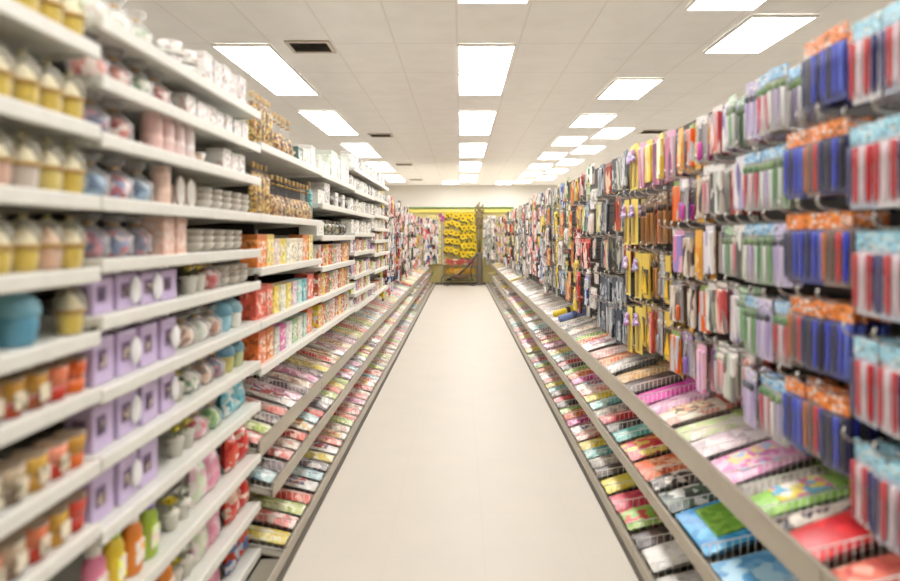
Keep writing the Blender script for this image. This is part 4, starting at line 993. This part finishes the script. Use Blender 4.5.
# ------------------------------------------------------------------ end of the aisle: flower display
def flower_end():
    yb = 19.0
    def frame(m):
        for x in (-1.62, -.55, .55, 1.62): m.box(x-.02, x+.02, 0, .05, 0, 2.42)
        m.box(-1.64, 1.64, .002, .048, 2.36, 2.42)
    thing('flower_display', 'tall flower display across the aisle end, green band along its top', 'display',
          [P('frame', MB(), None)][:0] + [P('upright', (lambda mb: (frame(mb), mb.mesh('frame'))[1])(MB()), SHELF),
           P('back_panel', MB().box(-1.6, 1.6, .02, .03, .05, 2.36).mesh('back_panel'), col((206, 190, 120), .7)),
           P('green_band', MB().rbox(-1.66, 1.66, -.02, .0, 2.345, 2.40, .004).mesh('green_band'), col((104, 140, 70)), label='green band along the top'),
           P('yellow_band', MB().rbox(-1.66, 1.66, -.02, .0, 2.23, 2.33, .004).mesh('yellow_band'), col((240, 222, 110)), label='pale yellow band'),
           P('bottom_shelf', MB().rbox(-.52, .47, -.28, .018, .56, .58, .004).mesh('bottom_shelf'), col((150, 130, 100))),
           P('base', MB().rbox(-1.6, 1.6, -.20, .018, 0.001, .06, .004).mesh('base'), KICK)], (0, yb, 0))
    def petals(m, n=13, r=.108):
        for lay_, (rr, off, zz) in enumerate(((r, 0, 0), (r*.8, .5, .008))):
            for i in range(n):
                M = Matrix.Rotation(2*PI*(i+off)/n, 4, 'Y')
                q = [(0, -zz, rr*.25), (-rr*.17, -zz-.012, rr*.62), (0, -zz-.002, rr*1.03), (rr*.17, -zz-.012, rr*.62)]
                m.add([M @ Vector(v) for v in q], [(0, 1, 2, 3)], True)
    pe = shape('sun_p', petals)
    di = shape('sun_d', lambda m: m.lathe([(.0005, -.020), (.016, -.017), (.024, -.008), (.024, .004)], 12).xf(Matrix.Rotation(-PI/2, 4, 'X')).xf(Matrix.Scale(-1, 4, (0, 1, 0))))
    stm = shape('sun_s', lambda m: m.tube([(0, .004, 0), (0, .02, -.02), (0, .028, -.06)], .005))
    lf = shape('sun_l', lambda m: m.add([(0, .02, -.02), (.07, .02, -.06), (.05, .02, -.15), (0, .02, -.13), (-.06, .02, -.14), (-.06, .02, -.05)], [(0, 1, 2, 3, 4, 5)], True))
    LEAF_SHADE = col((84, 58, 26))  # dark brown leaves on the left half: foliage shadow between rows, put into the colour
    YS = col((255, 216, 10), .5); DKC = col((70, 44, 20)); GR = col((70, 110, 50))
    k = 0
    for r in range(5):
        z = 2.13-.27*r
        for i in range(7):
            x = -.43+.145*i+(.03 if r % 2 else 0); zz = z+(.05 if i in (0, 1, 2) else 0)*math.sin(i*1.4+.6)+R.uniform(-.02, .02)
            k += 1
            thing('sunflower', 'yellow sunflower in %s row of the flower display, %s along' % (nth(r+1), nth(i+1)), 'flower',
                  [P('petals', pe, YS), P('flower_centre', di, DKC), P('stem', stm, GR), P('leaf', lf, LEAF_SHADE if i < 4 else GR)], (x, yb-.10-.055*(i % 3)-.02*(r % 2), zz), (R.uniform(-.08, .08), R.uniform(0, 1), R.uniform(-.08, .08)), 'sunflowers on the end display')
        for i in range(3, 6):
            x = -.36+.145*i+(.03 if r % 2 else 0)
            thing('sunflower', 'lower-hanging yellow sunflower in %s row of the flower display, %s along' % (nth(r+1), nth(i+1)), 'flower',
                  [P('petals', pe, YS), P('flower_centre', di, DKC), P('stem', stm, GR), P('leaf', lf, GR)], (x, yb-.26-.05*(i % 2), z-.115+R.uniform(-.02, .02)), (R.uniform(-.08, .08), R.uniform(0, 1), R.uniform(-.08, .08)), 'sunflowers on the end display')
    # other blooms
    def bloom(name, lab, x, z, c, s=1.0, dy=-.16):
        t = thing(name, lab, 'flower', [P('petals', shape('sun_p', None), col(c)), P('flower_centre', di, col(tuple(int(v*.7) for v in c))), P('stem', stm, GR)], (x, yb+dy, z), (R.uniform(-.2, .2), R.random(), 0), 'blooms on the end display'); t.scale = (s, s, s)
    for i, (x, z) in enumerate(((-.62, 2.13), (-.53, 2.06), (-.57, 1.98))): bloom('hanging_magenta_bloom', 'magenta bloom beside the top sunflower row, %s of three' % nth(i+1), x, z, (190, 50, 140), .62, -.2-.07*i)
    for i in range(9): bloom('pink_bloom', 'coral pink bloom below the sunflowers, %s from the left' % nth(i+1), -.48+.105*i, .69+.04*(i % 2), (232, 100, 90) if i % 3 else (246, 226, 190), .95, -.14-.07*(i % 3))
    for i in range(7): bloom('orange_bloom', 'orange bloom low on the display, %s from the left' % nth(i+1), -.36+.12*i, .42+.04*(i % 2), (240, 180, 40), .9, -.33-.07*(i % 3))
    # grey wheeled stand in front of the display
    def ring(m, x):
        m.tube([(x+.16*math.cos(a*PI/12), 0, .172+.16*math.sin(a*PI/12)) for a in range(25)], .011, 6)
    def spokes(m, x):
        for a in range(8): m.tube([(x, 0, .172), (x+.155*math.cos(a*PI/4+.2), 0, .172+.155*math.sin(a*PI/4+.2))], .004, 4)
        m.lathe([(.02, -.03), (.02, .03)], 8).xf(Matrix.Translation((x, 0, .172)) @ Matrix.Rotation(PI/2, 4, 'X'), len(m.v)-16)
    DG = col((74, 72, 68), .4)
    parts = []
    for x in (-.42, .36):
        a = MB(); ring(a, x); b = MB(); spokes(b, x)
        parts.append(P('wheel', a.mesh('wheel'), DG, kids=[P('spoke', b.mesh('spoke'), DG)]))
    fr = MB(); fr.tube([(-.42, .05, .172), (-.1, .05, .30), (.20, .05, .58), (.52, .05, .98)], .03); fr.tube([(.36, .05, .172), (.30, .05, .45), (.40, .05, .80)], .02); fr.tube([(-.42, .05, .172), (.36, .05, .172)], .016)
    parts.append(P('frame', fr.mesh('cart_frame'), DG)); 
    bk = MB().lathe([(.12, .30), (.17, .33), (.19, .42), (.18, .42), (.16, .34), (.0005, .32)], 16, (-.02, .12, -.1), sx=1.4)
    parts.append(P('planter', bk.mesh('planter'), col((110, 84, 60))))
    thing('flower_cart', 'dark grey wheeled flower stand with two spoked wheels below the sunflowers', 'flower cart', parts, (0, yb-.62, 0))
    # hung packs either side of the sunflowers
    FM = [prt([(240, 226, 150), (246, 240, 206), (226, 206, 110), (200, 190, 150)], 30), prt([(226, 222, 214), (190, 186, 180), (240, 238, 230), (150, 146, 140)], 30)]
    for sd, xs in (('left', (-.99, -.83, -.67)), ('right', (.86, 1.02))):
        for ci, x in enumerate(xs):
            for r in range(6):
                thing('hanging_card', '%s hung card pack %s of the sunflowers, %s row down, %s column' % ('pale yellow' if sd == 'left' else 'pale grey', sd, nth(r+1), nth(ci+1)), 'card pack',
                      pk_far(.13, .22, [(0, 0, 0)])[:0]+[P('bag', shape('endcard', lambda m: m.rbox(-.065, .065, -.03, .006, -.22, 0, .005)), FM[0 if sd == 'left' else 1]), P('header', hdr(.13, .22, .16, .04), col((240, 232, 190) if sd == 'left' else (214, 210, 204)))],
                      (x, yb-.05, 2.14-.26*r), (0, R.uniform(-.05, .05), R.uniform(-.1, .1)), 'card packs on the end display')
    # tall dried stems at the right edge
    for i in range(5):
        mb = MB(); mb.tube([(0, 0, 0), (.02*(i-2), 0, .7), (.035*(i-2), -.02, 1.35+.06*(i % 3))], .01)
        tf = MB()
        for j in range(10):
            t = j/9; tf.ball((.035*(i-2)*(.5+.5*t)+.02*math.sin(j*2.1), -.015+.015*math.cos(j*2.1), .75+t*(.62+.06*(i % 3))), .028, 6, 4, 1.8)
        thing('dried_stem', 'tall brown dried stem right of the sunflowers, %s of five' % nth(i+1), 'dried flower', [P('stem', mb.mesh('stem'), col((110, 100, 60))), P('plume', tf.mesh('plume'), col((130, 110, 70)))],
              (.53+.02*i, yb-.32-.07*(i % 3), 1.0), group='dried stems at the aisle end')
    vs = MB().lathe([(.07, .0), (.09, .03), (.10, .6), (.08, .93), (.09, .99), (.08, .99), (.07, .93), (.0005, .7)], 14)
    tag(ob('stem_vase', vs.mesh('stem_vase'), col((120, 110, 96)), None, (.585, yb-.32, .003)), 'grey brown vase holding the dried stems', 'vase')
flower_end()

# ------------------------------------------------------------------ camera, world
cam = bpy.data.cameras.new('camera'); co = bpy.data.objects.new('camera', cam); COL.objects.link(co)
co.location = (0, 0, H); co.rotation_euler = (PI/2, 0, 0)
cam.sensor_width = 36; cam.lens = F/900*36
cam.shift_x = (450-VX)/900; cam.shift_y = -(290.5-VY)/900
cam.clip_start = .05; cam.clip_end = 100
cam.dof.use_dof = True; cam.dof.focus_distance = 6.0; cam.dof.aperture_fstop = 1.2
SC.camera = co
w = bpy.data.worlds.new('world'); SC.world = w; w.use_nodes = True
w.node_tree.nodes['Background'].inputs[0].default_value = lin((255, 249, 240)); w.node_tree.nodes['Background'].inputs[1].default_value = .3
SC.view_settings.view_transform = 'Standard'; SC.view_settings.look = 'None'; SC.view_settings.exposure = .62; SC.view_settings.gamma = 1.09
cy = SC.cycles
cy.use_denoising = True; cy.max_bounces = 6; cy.transparent_max_bounces = 12; cy.caustics_reflective = False; cy.caustics_refractive = False
cy.sample_clamp_indirect = 8
